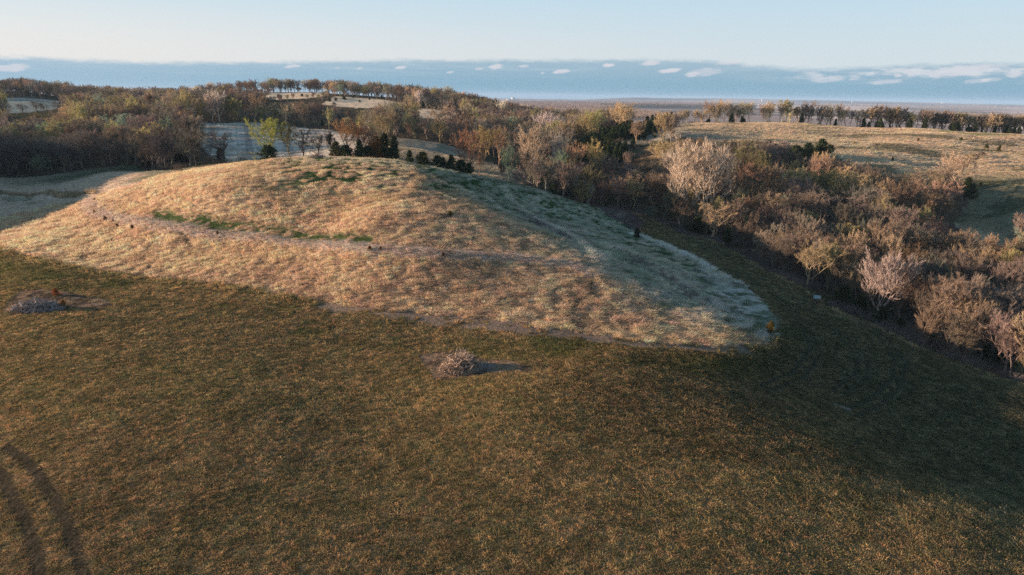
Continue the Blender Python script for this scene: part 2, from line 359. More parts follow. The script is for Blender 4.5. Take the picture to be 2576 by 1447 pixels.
LN = {k: poly(v) for k, v in LN.items()}
BUMPS += [(LN['path'], .9, 3.2), (LN['vline'], 1.1, 2.5), (LN['rim'], .6, 2.5)]
PAD1 = poly([(1050,893),(1100,886),(1160,878),(1220,900),(1290,908),(1345,925),(1340,934),(1230,940),(1190,948),(1120,956),(1085,950)])
PAD2 = poly([(44,733),(2,785),(30,792),(95,794),(180,776),(262,776),(300,768),(250,752),(180,735),(100,728)])
C = lambda *a: np.array(a, float)
def lerp(a, b, t): t = np.asarray(t)[..., None]; return a * (1 - t) + b * t

def land(x, y):
    """albedo of the ground, albedo of what grows on it, kind of cover (0 crop, 1 tall grass, 2 short pasture, 3 forest floor, 4 stubble, 5 bare, 6 plain), height factor"""
    x = np.asarray(x, float); y = np.asarray(y, float); sh = x.shape
    wx = x + (fbm(x, y, 7, 61, 3) - .5) * 4 * np.clip(y / 200, .4, 2.5); wy = y + (fbm(x, y, 7, 62, 3) - .5) * 4 * np.clip(y / 200, .4, 2.5)
    ex = x + (fbm(x, y, 3.5, 63, 3) - .5) * 3.2; ey = y + (fbm(x, y, 3.5, 64, 3) - .5) * 3.2
    n1, n2, n3, n4 = fbm(x, y, 40, 70), fbm(x, y, 9, 71), fbm(x, y, 3, 72, 3), fbm(x, y, 120, 73)
    g = np.zeros(sh + (3,)); t = np.zeros(sh + (3,)); k = np.full(sh, 3); hf = np.ones(sh)
    # default: forest floor
    g[:] = lerp(C(.085,.06,.04), C(.05,.055,.028), sstep(n2, .45, .65)); t[:] = g * 1.3
    g = lerp(g, C(.17,.12,.075), sstep(n3 * .5 + n1 * .5, .52, .68) * .6)
    near = y < 1500
    def Zm(P, a=wx, b=wy): return inside(a, b, P) & near
    # pasture in the left valley and behind the hill
    m = Zm(Z_OPEN)
    k[m] = 2; gg = lerp(C(.66,.51,.40), C(.36,.32,.23), sstep(n2 * .6 + n1 * .5, .50, .68))
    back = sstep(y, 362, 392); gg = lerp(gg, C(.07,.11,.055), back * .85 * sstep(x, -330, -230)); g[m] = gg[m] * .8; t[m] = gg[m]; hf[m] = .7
    d = dline(wx, wy, LN['vline']); a = (1 - sstep(d, 1.2, 3)) * m; t = lerp(t, C(.42,.31,.2), a); g = lerp(g, C(.3,.22,.14), a); hf = np.where(a > .5, 1.5, hf); k[a > .5] = 1
    # the hill: tall dry grass with green and weedy patches
    m = Zm(Z_MOUND, ex, ey); k[m] = 1; hf[m] = 1
    n5 = fbm(x + y * .3, y * .8, 1.7, 78, 2); tan = lerp(C(.66,.47,.315), C(.56,.39,.265), sstep(n2, .35, .65)); tan = lerp(tan, C(.72,.51,.32), sstep(n1, .55, .7) * .6); tan = tan * ((.76 + .34 * sstep(n5, .3, .62)) * (1 + .14 * sstep(y, 200, 240)))[..., None]  # upper slope: paler grass, also brightened in colour to make up weak sunlight
    A = x / y
    east = sstep(x - (34 - .52 * (y - 150)), -4, 22) * sstep(y, 140, 175)      # the right flank, greyer with more green patches
    grey = lerp(C(.60,.55,.46), C(.42,.44,.35), sstep(n2, .4, .62))
    tan = lerp(tan, grey, np.clip(east, 0, 1) * .85)
    up = sstep(y, 225, 262)                                                               # greener upper slope
    gp = sstep(n3 * .35 + n5 * .45 + n2 * .2 + .03 * up, .50, .56)
    gp = np.clip(gp * (.05 + .95 * up * sstep(A, -.45, -.28) + .6 * east), 0, 1)
    upe = sstep(x, -115, -80) * sstep(y, 275, 300)
    tan = lerp(tan, C(.40,.41,.31), upe * .6)
    t[m] = lerp(tan, C(.055,.105,.03), gp)[m]; g[m] = lerp(tan * .82, C(.045,.08,.03), gp)[m]
    hf[m] = (1 - .6 * gp)[m] * np.clip(.28 + .28 * n2 + .42 * sstep(n5, .3, .7), .22, 1.1)[m]
    upl = m & (gp > .5); k[upl] = 2
    def strip(key, w0, w1, tc, gc, h=None, mm=m, amt=1.0, kk=None, rag=True, ex=ex, ey=ey):
        nonlocal t, g, hf
        d = dline(ex, ey, LN[key]); a = (1 - sstep(d, w0, w1)) * mm * amt
        a = a * sstep(n3 * .5 + fbm(x, y, 1.3, 79, 2) * .5 + a * .25, .42, .6) if rag else a
        t = lerp(t, C(*tc), a); g = lerp(g, C(*gc), a)
        if h is not None: hf = np.where(a > .45, h, hf)
        if kk is not None: k[a > .5] = kk
    gn = sstep(n3, .38, .58)
    strip('green', 2.0, 6.0, (.07,.12,.035), (.04,.075,.02), .35, m & (n5 * .6 + n3 * .4 > .41), .95, 2, rag=False)
    strip('path', 1.3, 4.4, (.56,.45,.39), (.34,.27,.23), .42, m & (n5 > .27), .8, rag=False)
    strip('mid', 1.0, 3.0, (.45,.33,.22), (.2,.15,.1), 1.1, m, .8)
    strip('bench', .9, 3.8, (.66,.58,.48), (.44,.38,.31), 1.1, m & (n5 > .3), .9, rag=False)
    strip('rimgreen', 2.5, 5.5, (.06,.12,.05), (.04,.08,.03), .4, m & (n3 > .36), .9, 2)
    strip('rim', 1.1, 2.8, (.76,.70,.60), (.5,.46,.38), .9, m, 1, rag=False)
    tip = (1 - sstep(dline(wx, wy, LN['rim']) - 4 * (y < 200), 8, 15)) * m * (y < 235); tt = lerp(C(.62,.57,.50), C(.16,.19,.12), sstep(n3 * .6 + n5 * .4, .50, .57)); t = lerp(t, tt, tip * .85); g = lerp(g, tt * .5, tip * .8); hf = np.where(tip > .5, .6, hf)
    for kx in ('trail', 'trail2', 'trail3'): strip(kx, .35, .9, (.05,.06,.03), (.05,.05,.03), .2, m, 1, 2)
    # the crop field
    m = Zm(Z_FIELD, ex, ey); k[m] = 0; hf[m] = 1
    dA = dline(x, y, np.array([hit(*p) for p in EDGE_A[:15]]), 60)
    fc = lerp(C(.33,.235,.14), C(.285,.215,.12), sstep(n1 * .6 + n2 * .4, .40, .64)); fc = lerp(fc, C(.275,.19,.12), sstep(n4, .52, .66) * .5)
    gb = (1 - sstep(np.abs(dA - 12), 3, 10)) * sstep(n2 * .5 + n1 * .5, .4, .6); fc = lerp(fc, C(.13,.135,.06), gb * .7)
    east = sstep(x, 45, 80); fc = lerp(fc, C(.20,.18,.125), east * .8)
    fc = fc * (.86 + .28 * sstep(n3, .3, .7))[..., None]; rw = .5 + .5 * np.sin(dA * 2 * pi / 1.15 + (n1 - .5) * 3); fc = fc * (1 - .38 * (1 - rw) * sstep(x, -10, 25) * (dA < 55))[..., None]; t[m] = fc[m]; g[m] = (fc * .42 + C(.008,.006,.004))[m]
    a = (1 - sstep(dA, 1.2, 4.5)) * m * .85; t = lerp(t, C(.40,.30,.18), a * sstep(n5, .3, .6)); hf = np.where((a > .3) & (n5 > .5), 1.9, hf)
    strip('dirt', 1.4, 4.5, (.30,.22,.17), (.20,.145,.115), .3, m & (n5 > .3), .85)
    a = (1 - sstep(dline(x, y, LN['field_edge']), .8, 2.0)) ; a = a * (k != 3); t = lerp(t, C(.34,.28,.2), a); g = lerp(g, C(.2,.16,.11), a); hf = np.where(a > .4, 2.2, hf)
    for kx in ('t1', 't2'): strip(kx, .45, 1.25, (.08,.07,.04), (.05,.04,.028), .28, m, .95, rag=False, ex=x, ey=y)
    for kx in ('c1', 'c2', 'c3'):
        d = np.abs(dline(x, y, LN[kx]) - 1.15); a = (1 - sstep(d, .35, .85)) * m * .9; t = lerp(t, C(.05,.055,.03), a); g = lerp(g, C(.05,.045,.03), a); hf = np.where(a > .4, .4, hf)
    strip('scuff', .3, 1.4, (.3,.26,.22), (.2,.17,.14), .3, m & (n3 > .5), .7)
    for P in (PAD1, PAD2):
        q = inside(x + (n3 - .5) * 1.5, y + (n3 - .5) * 1.2, P); k[q] = 5; g[q] = lerp(C(.20,.135,.095), C(.07,.05,.038), sstep(n3, .4, .6))[q]; t[q] = C(.3,.22,.16)
    # fields behind
    m = Zm(Z_TERR); k[m] = 4
    row = .5 + .5 * np.sin((x * .93 + y * .36 + (fbm(x, y, 90, 80) - .5) * 14) * 2 * pi / 3.4)
    bnd = .5 + .5 * np.sin((x * .93 + y * .36) * 2 * pi / 27 + 1)
    sc = lerp(C(.62,.54,.46), C(.40,.345,.29), row * .7); sc = lerp(sc, C(.15,.13,.12), sstep(bnd, .82, 1) * .5); sc = lerp(sc, C(.12,.13,.08), sstep(n2, .6, .7) * .4)
    g[m] = sc[m]; t[m] = sc[m]
    m = Zm(Z_SEC); k[m] = 1; hf[m] = .85
    s2 = lerp(C(.50,.40,.30), C(.36,.31,.23), sstep(n2, .4, .6)); g[m] = (s2 * .6)[m]; t[m] = s2[m]
    for P in (Z_R1, Z_R2, Z_R3):
        m = Zm(P); k[m] = 2; q = lerp(C(.70,.52,.36), C(.55,.42,.29), sstep(n1, .4, .6)); g[m] = q[m]; t[m] = q[m]
    m = Zm(Z_FAR); k[m] = 4; q = lerp(C(.20,.23,.20), C(.28,.28,.26), row * .8); g[m] = q[m]; t[m] = q[m]  # the blue green puts this field's shade into its colour
    # the meadow on the right
    m = Zm(Z_MEAD); k[m] = 2; hf[m] = .8
    q = lerp(C(.68,.50,.35), C(.50,.40,.27), sstep(n2 * .4 + n1 * .6, .46, .62)); q = lerp(q, C(.74,.56,.38), sstep(n3 * .5 + n4 * .5, .48, .62) * .7)
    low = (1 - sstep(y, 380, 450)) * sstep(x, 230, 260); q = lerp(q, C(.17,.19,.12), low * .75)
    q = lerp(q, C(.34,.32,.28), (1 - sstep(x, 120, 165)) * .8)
    q = lerp(q, C(.07,.09,.045), sstep(fbm(x * .35, y, 16, 91, 3), .62, .70) * .6)
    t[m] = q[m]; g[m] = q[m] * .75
    strip('mgreen', 6, 14, (.28,.29,.14), (.22,.23,.11), .5, m, .75)
    strip('mpath', .8, 2.2, (.46,.36,.25), (.4,.31,.22), .5, m, .9)
    for kx in ('mt1', 'mt2'): strip(kx, .5, 1.3, (.08,.09,.05), (.08,.08,.05), .3, m, .8)
    # the flood plain far below
    far = sstep(y, 1150, 1500) * sstep(A, -.12, .0) + sstep(y, 2600, 3500) * (A <= 0); far = np.clip(far, 0, 1)
    if far.max() > 0:
        cx, cy_ = np.floor(x / 900 + .3 * vnoise(y / 800, y * 0, 3)), np.floor(y / 1400 + .2 * vnoise(x / 900, x * 0, 4)); r = _h(cx, cy_, 9); r2 = _h(cx, cy_, 10)
        q = lerp(C(.56,.42,.37), C(.74,.58,.50), r); q = lerp(q, C(.24,.18,.16), (r2 > .72) * .85); q = q * (.9 + .2 * fbm(x, y, 200, 95))[..., None]
        q = lerp(q, C(.34,.28,.22), sstep(np.sin(y / 160.0), .93, 1) * .5)
        bl = sstep(y, 18300, 19800); q = lerp(q, lerp(C(.15,.135,.11), C(.42,.32,.25), sstep(fbm(x * .5, y, 1500, 97), .5, .66)), bl)
        q = lerp(q, C(.10,.085,.07), sstep(fbm(x * .25, y, 500, 99), .56, .62) * .8)
        g = lerp(g, q, far); t = lerp(t, q, far); k[far > .5] = 6
    return g, t, k, hf

# ------------------------------------------------------------------ materials
def mat(name):
    m = bpy.data.materials.new(name); m.use_nodes = True; nt = m.node_tree; nt.nodes.clear()
    out = N(nt, 'ShaderNodeOutputMaterial'); return m, nt, out
def leafy(name, trans=.3, mode='INSTANCER', attr='tcol', var=.25, mul=(1, 1, 1), scale=3.0, rough=.9):
    m, nt, out = mat(name)
    at = N(nt, 'ShaderNodeAttribute', attribute_type=mode, attribute_name=attr)
    ge = N(nt, 'ShaderNodeNewGeometry'); nz = N(nt, 'ShaderNodeTexNoise'); nz.inputs['Scale'].default_value = scale; nz.inputs['Detail'].default_value = 2
    L(nt, ge.outputs['Position'], nz.inputs[0])
    mr = N(nt, 'ShaderNodeMapRange'); mr.inputs[1].default_value = .3; mr.inputs[2].default_value = .7; mr.inputs[3].default_value = 1 - var; mr.inputs[4].default_value = 1 + var
    L(nt, nz.outputs[0], mr.inputs[0])
    vm = N(nt, 'ShaderNodeVectorMath', operation='MULTIPLY'); vm.inputs[1].default_value = mul; L(nt, at.outputs[0], vm.inputs[0])
    vs = N(nt, 'ShaderNodeVectorMath', operation='SCALE'); L(nt, vm.outputs[0], vs.inputs[0]); L(nt, mr.outputs[0], vs.inputs['Scale'])
    d = N(nt, 'ShaderNodeBsdfDiffuse'); L(nt, vs.outputs[0], d.inputs[0])
    if trans:
        tr = N(nt, 'ShaderNodeBsdfTranslucent'); L(nt, vs.outputs[0], tr.inputs[0]); mx = N(nt, 'ShaderNodeMixShader'); mx.inputs[0].default_value = trans
        L(nt, d.outputs[0], mx.inputs[1]); L(nt, tr.outputs[0], mx.inputs[2]); L(nt, mx.outputs[0], out.inputs[0])
    else: L(nt, d.outputs[0], out.inputs[0])
    return m
def solid(name, col, rough=.8, var=.2, scale=4.0, metal=0, bump=0):
    m, nt, out = mat(name); b = N(nt, 'ShaderNodeBsdfPrincipled'); b.inputs['Roughness'].default_value = rough; b.inputs['Metallic'].default_value = metal
    tc = N(nt, 'ShaderNodeTexCoord'); nz = N(nt, 'ShaderNodeTexNoise'); nz.inputs['Scale'].default_value = scale; nz.inputs['Detail'].default_value = 5
    L(nt, tc.outputs['Object'], nz.inputs[0])
    mx = N(nt, 'ShaderNodeMix', data_type='RGBA'); L(nt, nz.outputs[0], mx.inputs[0])
    mx.inputs[6].default_value = (*[c * (1 - var) for c in col], 1); mx.inputs[7].default_value = (*[min(1, c * (1 + var)) for c in col], 1)
    L(nt, mx.outputs[2], b.inputs[0]); L(nt, b.outputs[0], out.inputs[0])
    if bump:
        bp = N(nt, 'ShaderNodeBump'); bp.inputs['Strength'].default_value = bump; L(nt, nz.outputs[0], bp.inputs['Height']); L(nt, bp.outputs[0], b.inputs['Normal'])
    return m
M_GRASS = leafy('dry_grass', .45, var=.18, scale=.8)
M_CROP = leafy('crop_grass', .3, var=.3, scale=1.6)
M_TWIG = leafy('twigs', .12, var=.22, scale=.35)
M_LEAF = leafy('spring_leaves', .4, var=.2, scale=.6)
M_BARK = leafy('bark', 0, var=.3, mul=(.95, .92, .92), scale=1.5)
M_PALE = leafy('pale_bark', 0, var=.22, mul=(1, 1, 1), scale=1.2)
M_CEDAR = leafy('cedar_needles', .15, var=.45, scale=1.1)

def ground_mat():
    m, nt, out = mat('ground'); b = N(nt, 'ShaderNodeBsdfDiffuse')
    at = N(nt, 'ShaderNodeAttribute', attribute_type='GEOMETRY', attribute_name='alb')
    ge = N(nt, 'ShaderNodeNewGeometry')
    def nz(s, d=4, vec=None):
        n = N(nt, 'ShaderNodeTexNoise'); n.inputs['Scale'].default_value = s; n.inputs['Detail'].default_value = d; n.inputs['Roughness'].default_value = .62
        L(nt, vec or ge.outputs['Position'], n.inputs[0]); return n.outputs[0]
    a, c = nz(2.2, 4), nz(.12, 5)
    mr = N(nt, 'ShaderNodeMapRange'); L(nt, a, mr.inputs[0]); mr.inputs[1].default_value = .28; mr.inputs[2].default_value = .72; mr.inputs[3].default_value = .55; mr.inputs[4].default_value = 1.45
    mr2 = N(nt, 'ShaderNodeMapRange'); L(nt, c, mr2.inputs[0]); mr2.inputs[1].default_value = .3; mr2.inputs[2].default_value = .7; mr2.inputs[3].default_value = .82; mr2.inputs[4].default_value = 1.18
    mm = N(nt, 'ShaderNodeMath', operation='MULTIPLY'); L(nt, mr.outputs[0], mm.inputs[0]); L(nt, mr2.outputs[0], mm.inputs[1])
    vs = N(nt, 'ShaderNodeVectorMath', operation='SCALE'); L(nt, at.outputs['Color'], vs.inputs[0]); L(nt, mm.outputs[0], vs.inputs['Scale'])
    L(nt, vs.outputs[0], b.inputs[0])
    bp = N(nt, 'ShaderNodeBump'); bp.inputs['Strength'].default_value = .8; bp.inputs['Distance'].default_value = .25; L(nt, a, bp.inputs['Height']); L(nt, bp.outputs[0], b.inputs['Normal'])
    L(nt, b.outputs[0], out.inputs[0]); return m

# ------------------------------------------------------------------ the ground: one sheet to the horizon
def build_ground():
    Y = np.concatenate([np.exp(np.arange(log(34), log(700), .0052)), np.exp(np.arange(log(700), log(1600), .009)), np.exp(np.linspace(log(1600), log(34000), 150))])
    A = np.concatenate([np.linspace(-1.5, -.86, 130, endpoint=False), np.linspace(-.86, .86, 720), np.linspace(.862, 1.5, 110)])
    x = A[None] * Y[:, None]; y = np.broadcast_to(Y[:, None], x.shape).copy(); z = Z(x, y)
    g, t, k, hf = land(x, y)
    # under standing grass the sheet itself carries the short growth as relief
    z = z + np.where(k == 0, (fbm(x, y, .9, 50, 2) - .5) * .12, 0) + np.where((k == 1) | (k == 2), (fbm(x, y, 1.6, 51, 2) - .5) * .35, 0)
    nr, nc = x.shape; i = (np.arange(nr - 1)[:, None] * nc + np.arange(nc - 1)[None]).ravel()
    F = np.stack([i, i + 1, i + nc + 1, i + nc], -1)
    me = fastmesh('ground', np.stack([x, y, z], -1).reshape(-1, 3), F, [ground_mat()], None, True)
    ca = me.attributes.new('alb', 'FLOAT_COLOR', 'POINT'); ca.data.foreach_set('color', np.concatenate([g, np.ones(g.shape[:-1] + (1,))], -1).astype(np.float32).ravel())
    tag(obj('ground', me), kind='structure', label='rolling ground of crop field, grassy hill, wooded ravine and far flood plain')
build_ground()

# ------------------------------------------------------------------ scattering: one object that instances clumps at stored points
def scatter(name, protos, P, rz, sc, col, idx, tilt=None, **tags):
    me = bpy.data.meshes.new(name); n = len(P); me.vertices.add(n); me.vertices.foreach_set('co', np.asarray(P, np.float32).ravel())
    a = me.attributes.new('rot', 'FLOAT_VECTOR', 'POINT'); r = np.zeros((n, 3), np.float32); r[:, 2] = rz
    if tilt is not None: r[:, 0] = tilt[0]; r[:, 1] = tilt[1]
    a.data.foreach_set('vector', r.ravel())
    a = me.attributes.new('scl', 'FLOAT_VECTOR', 'POINT'); s = np.asarray(sc, np.float32); s = np.repeat(s[:, None], 3, 1) if s.ndim == 1 else s; a.data.foreach_set('vector', s.ravel())
    a = me.attributes.new('tcol', 'FLOAT_COLOR', 'POINT'); a.data.foreach_set('color', np.c_[col, np.ones(n)].astype(np.float32).ravel())
    a = me.attributes.new('pick', 'INT', 'POINT'); a.data.foreach_set('value', np.asarray(idx, np.int32))
    o = obj(name, me)
    ng = bpy.data.node_groups.new(name + '_scatter', 'GeometryNodeTree')
    ng.interface.new_socket('Geometry', in_out='INPUT', socket_type='NodeSocketGeometry'); ng.interface.new_socket('Geometry', in_out='OUTPUT', socket_type='NodeSocketGeometry')
    gi = N(ng, 'NodeGroupInput'); go = N(ng, 'NodeGroupOutput'); jn = N(ng, 'GeometryNodeJoinGeometry')
    def na(nm, t):
        q = N(ng, 'GeometryNodeInputNamedAttribute', data_type=t); q.inputs['Name'].default_value = nm; return q.outputs['Attribute']
    rot, scl, pk = na('rot', 'FLOAT_VECTOR'), na('scl', 'FLOAT_VECTOR'), na('pick', 'INT')
    er = N(ng, 'FunctionNodeEulerToRotation'); L(ng, rot, er.inputs[0])
    for i, po in enumerate(protos):
        ip = N(ng, 'GeometryNodeInstanceOnPoints'); cm = N(ng, 'FunctionNodeCompare', data_type='INT', operation='EQUAL')
        L(ng, pk, cm.inputs['A'] if False else [s for s in cm.inputs if s.type == 'INT'][0]); [s for s in cm.inputs if s.type == 'INT'][1].default_value = i
        oi = N(ng, 'GeometryNodeObjectInfo'); oi.inputs['Object'].default_value = po; oi.inputs['As Instance'].default_value = True
        L(ng, gi.outputs[0], ip.inputs['Points']); L(ng, cm.outputs[0], ip.inputs['Selection']); L(ng, oi.outputs['Geometry'], ip.inputs['Instance'])
        L(ng, er.outputs[0], ip.inputs['Rotation']); L(ng, scl, ip.inputs['Scale']); L(ng, ip.outputs[0], jn.inputs[0])
    L(ng, jn.outputs[0], go.inputs[0])
    md = o.modifiers.new('scatter', 'NODES'); md.node_group = ng
    tag(o, kind='stuff', **tags); return o
def proto(name, me): return bpy.data.objects.new(name, me)         # a clump shape; never linked to the scene itself

def jitter_pts(x0, x1, y0, y1, sp, seed):
    r = np.random.default_rng(seed); nx, ny = int((x1 - x0) / sp), int((y1 - y0) / sp)
    gx, gy = np.meshgrid(np.arange(nx), np.arange(ny)); gx = gx + (gy % 2) * .5
    x = x0 + (gx + r.uniform(-.48, .48, gx.shape)) * sp; y = y0 + (gy + r.uniform(-.48, .48, gx.shape)) * sp
    return x.ravel(), y.ravel()
def in_view(x, y, m=.82): return np.abs(x) < m * y + 6

# ------------------------------------------------------------------ grass clumps
def grass_mesh(name, mt, n, h0, h1, spread, w, lean, curl=.5, seed=0):
    r = np.random.default_rng(seed); b = MB()
    p = r.normal(0, spread / 2, (n, 2)); P = np.c_[p, np.full(n, -.04)]
    hh = r.uniform(h0, h1, n); out = np.c_[p * .9 + r.normal(0, .25, (n, 2)) * hh[:, None], np.zeros(n)]
    out[:, 0] += lean * hh
    D = np.c_[out[:, :2] * .5, hh * .6]; A = np.cross(D, r.normal(size=(n, 3))); A /= np.linalg.norm(A, axis=1)[:, None]; A *= w * r.uniform(.7, 1.3, (n, 1)) / 2
    mid = P + D; tip = mid + np.c_[out[:, :2] * (.5 + curl), hh * .4]
    V = np.stack([P - A, P + A, mid - A * .8, mid + A * .8, tip], 1).reshape(-1, 3); i = np.arange(n)[:, None] * 5
    b.add(V, i + np.array([0, 1, 3, 2]), i + np.array([2, 3, 4])); return b.mesh(name, mt)
CROP = [proto('crop_clump', grass_mesh('crop_clump', M_CROP, 26, .12, .34, .30, .05, .04, .3, s)) for s in (1, 2, 3)]
TALL = [proto('grass_clump', grass_mesh('grass_clump', M_GRASS, 36, .5, 1.15, .55, .07, .22, .4, s)) for s in (4, 5, 6)]
LOWG = [proto('pasture_clump', grass_mesh('pasture_clump', M_GRASS, 26, .12, .42, .95, .09, .08, .6, s)) for s in (7, 8)]

def build_grass():
    r = np.random.default_rng(11)
    def var(col, a=.16): return np.clip(col * (1 + r.normal(0, a, (len(col), 1))) * (1 + r.normal(0, .05, (len(col), 3))), .004, .7)
    # crop: dense near the camera, thinner clumps but larger further out
    parts = []
    for (y0, y1, sp, s0) in ((50, 95, .34, .80), (95, 140, .42, .96), (140, 200, .58, 1.25), (200, 400, .9, 1.7)):
        x, y = jitter_pts(-.82 * y1 - 6, .82 * y1 + 6, y0, y1, sp, int(y0)); m = in_view(x, y); x, y = x[m], y[m]
        parts.append((x, y, np.full(len(x), s0)))
    x, y, s = [np.concatenate(q) for q in zip(*parts)]
    g, t, k, hf = land(x, y); keep = ((k == 0) & (r.random(len(x)) < .88 * np.clip(hf + .25, .3, 1))) | ((k == 5) & (r.random(len(x)) < .10)); x, y, s, t, hf = x[keep], y[keep], s[keep], t[keep], hf[keep]
    s = s * r.uniform(.6, 1.35, len(x)) * np.clip(.45 + .55 * hf, .4, 1.3)
    gold = (r.random(len(x)) < .45); t = var(t, .22); t = np.where(gold[:, None], t * C(1.36, 1.22, 1.0), t * C(.50, .61, .50))
    scl = np.c_[s, s, s * r.uniform(.7, 1.3, len(x)) * np.clip(hf, .5, 2)]
    scatter('crop_grass', CROP, np.c_[x, y, Z(x, y) - .02], r.uniform(0, 6.28, len(x)), scl, t, r.integers(0, 3, len(x)), label='low brown and green crop grass covering the field in front', category=None) if False else \
    tag(scatter('crop_grass', CROP, np.c_[x, y, Z(x, y) - .02], r.uniform(0, 6.28, len(x)), scl, t, r.integers(0, 3, len(x))), 'low brown and green crop grass covering the field in front', 'grass')
    n1 = len(x)
    # tall dry grass of the hill
    parts = []
    for (y0, y1, sp, s0) in ((125, 210, .62, 1.0), (210, 300, .80, 1.25), (300, 480, 1.25, 1.6)):
        x, y = jitter_pts(-.82 * y1 - 6, .3 * y1, y0, y1, sp, int(y0) + 1); m = in_view(x, y); x, y = x[m], y[m]; parts.append((x, y, np.full(len(x), s0)))
    x, y, s = [np.concatenate(q) for q in zip(*parts)]
    g, t, k, hf = land(x, y); keep = (k == 1) & (r.random(len(x)) < .55 + .5 * fbm(x, y, 2.2, 77, 2)); x, y, s, t, hf = x[keep], y[keep], s[keep], t[keep], hf[keep]
    s = s * r.uniform(.65, 1.3, len(x)) * np.where(y > 300, .8, 1); t = var(t, .16)
    scl = np.c_[s, s, s * r.uniform(.7, 1.25, len(x)) * np.clip(hf, .35, 1.6)]
    tag(scatter('prairie_grass', TALL, np.c_[x, y, Z(x, y) - .03], r.uniform(-.6, .6, len(x)), scl, t, r.integers(0, 3, len(x))), 'tall dry tan prairie grass covering the broad hill', 'grass')
    n2 = len(x)
    # short pasture: green patches on the hill, the valley on the left, the meadow on the right
    parts = []
    for (y0, y1, sp, s0) in ((125, 210, .8, .9), (210, 300, 1.0, 1.1), (300, 420, 1.5, 1.5), (420, 640, 2.3, 2.2)):
        x, y = jitter_pts(-.82 * y1 - 6, .82 * y1 + 6, y0, y1, sp, int(y0) + 2); m = in_view(x, y); x, y = x[m], y[m]; parts.append((x, y, np.full(len(x), s0)))
    x, y, s = [np.concatenate(q) for q in zip(*parts)]
    g, t, k, hf = land(x, y); keep = (k == 2) | ((k == 4) & (r.random(len(x)) < .25)); x, y, s, t, hf = x[keep], y[keep], s[keep], t[keep], hf[keep]
    s = s * r.uniform(.6, 1.2, len(x)); t = var(t, .12); scl = np.c_[s, s, s * r.uniform(.6, 1.3, len(x)) * np.clip(hf, .4, 1.4)]
    tag(scatter('pasture_grass', LOWG, np.c_[x, y, Z(x, y) - .03], r.uniform(0, 6.28, len(x)), scl, t, r.integers(0, 2, len(x))), 'short pasture grass of the green patches, left valley and right meadow', 'grass')
    print('grass', n1, n2, len(x))
build_grass()

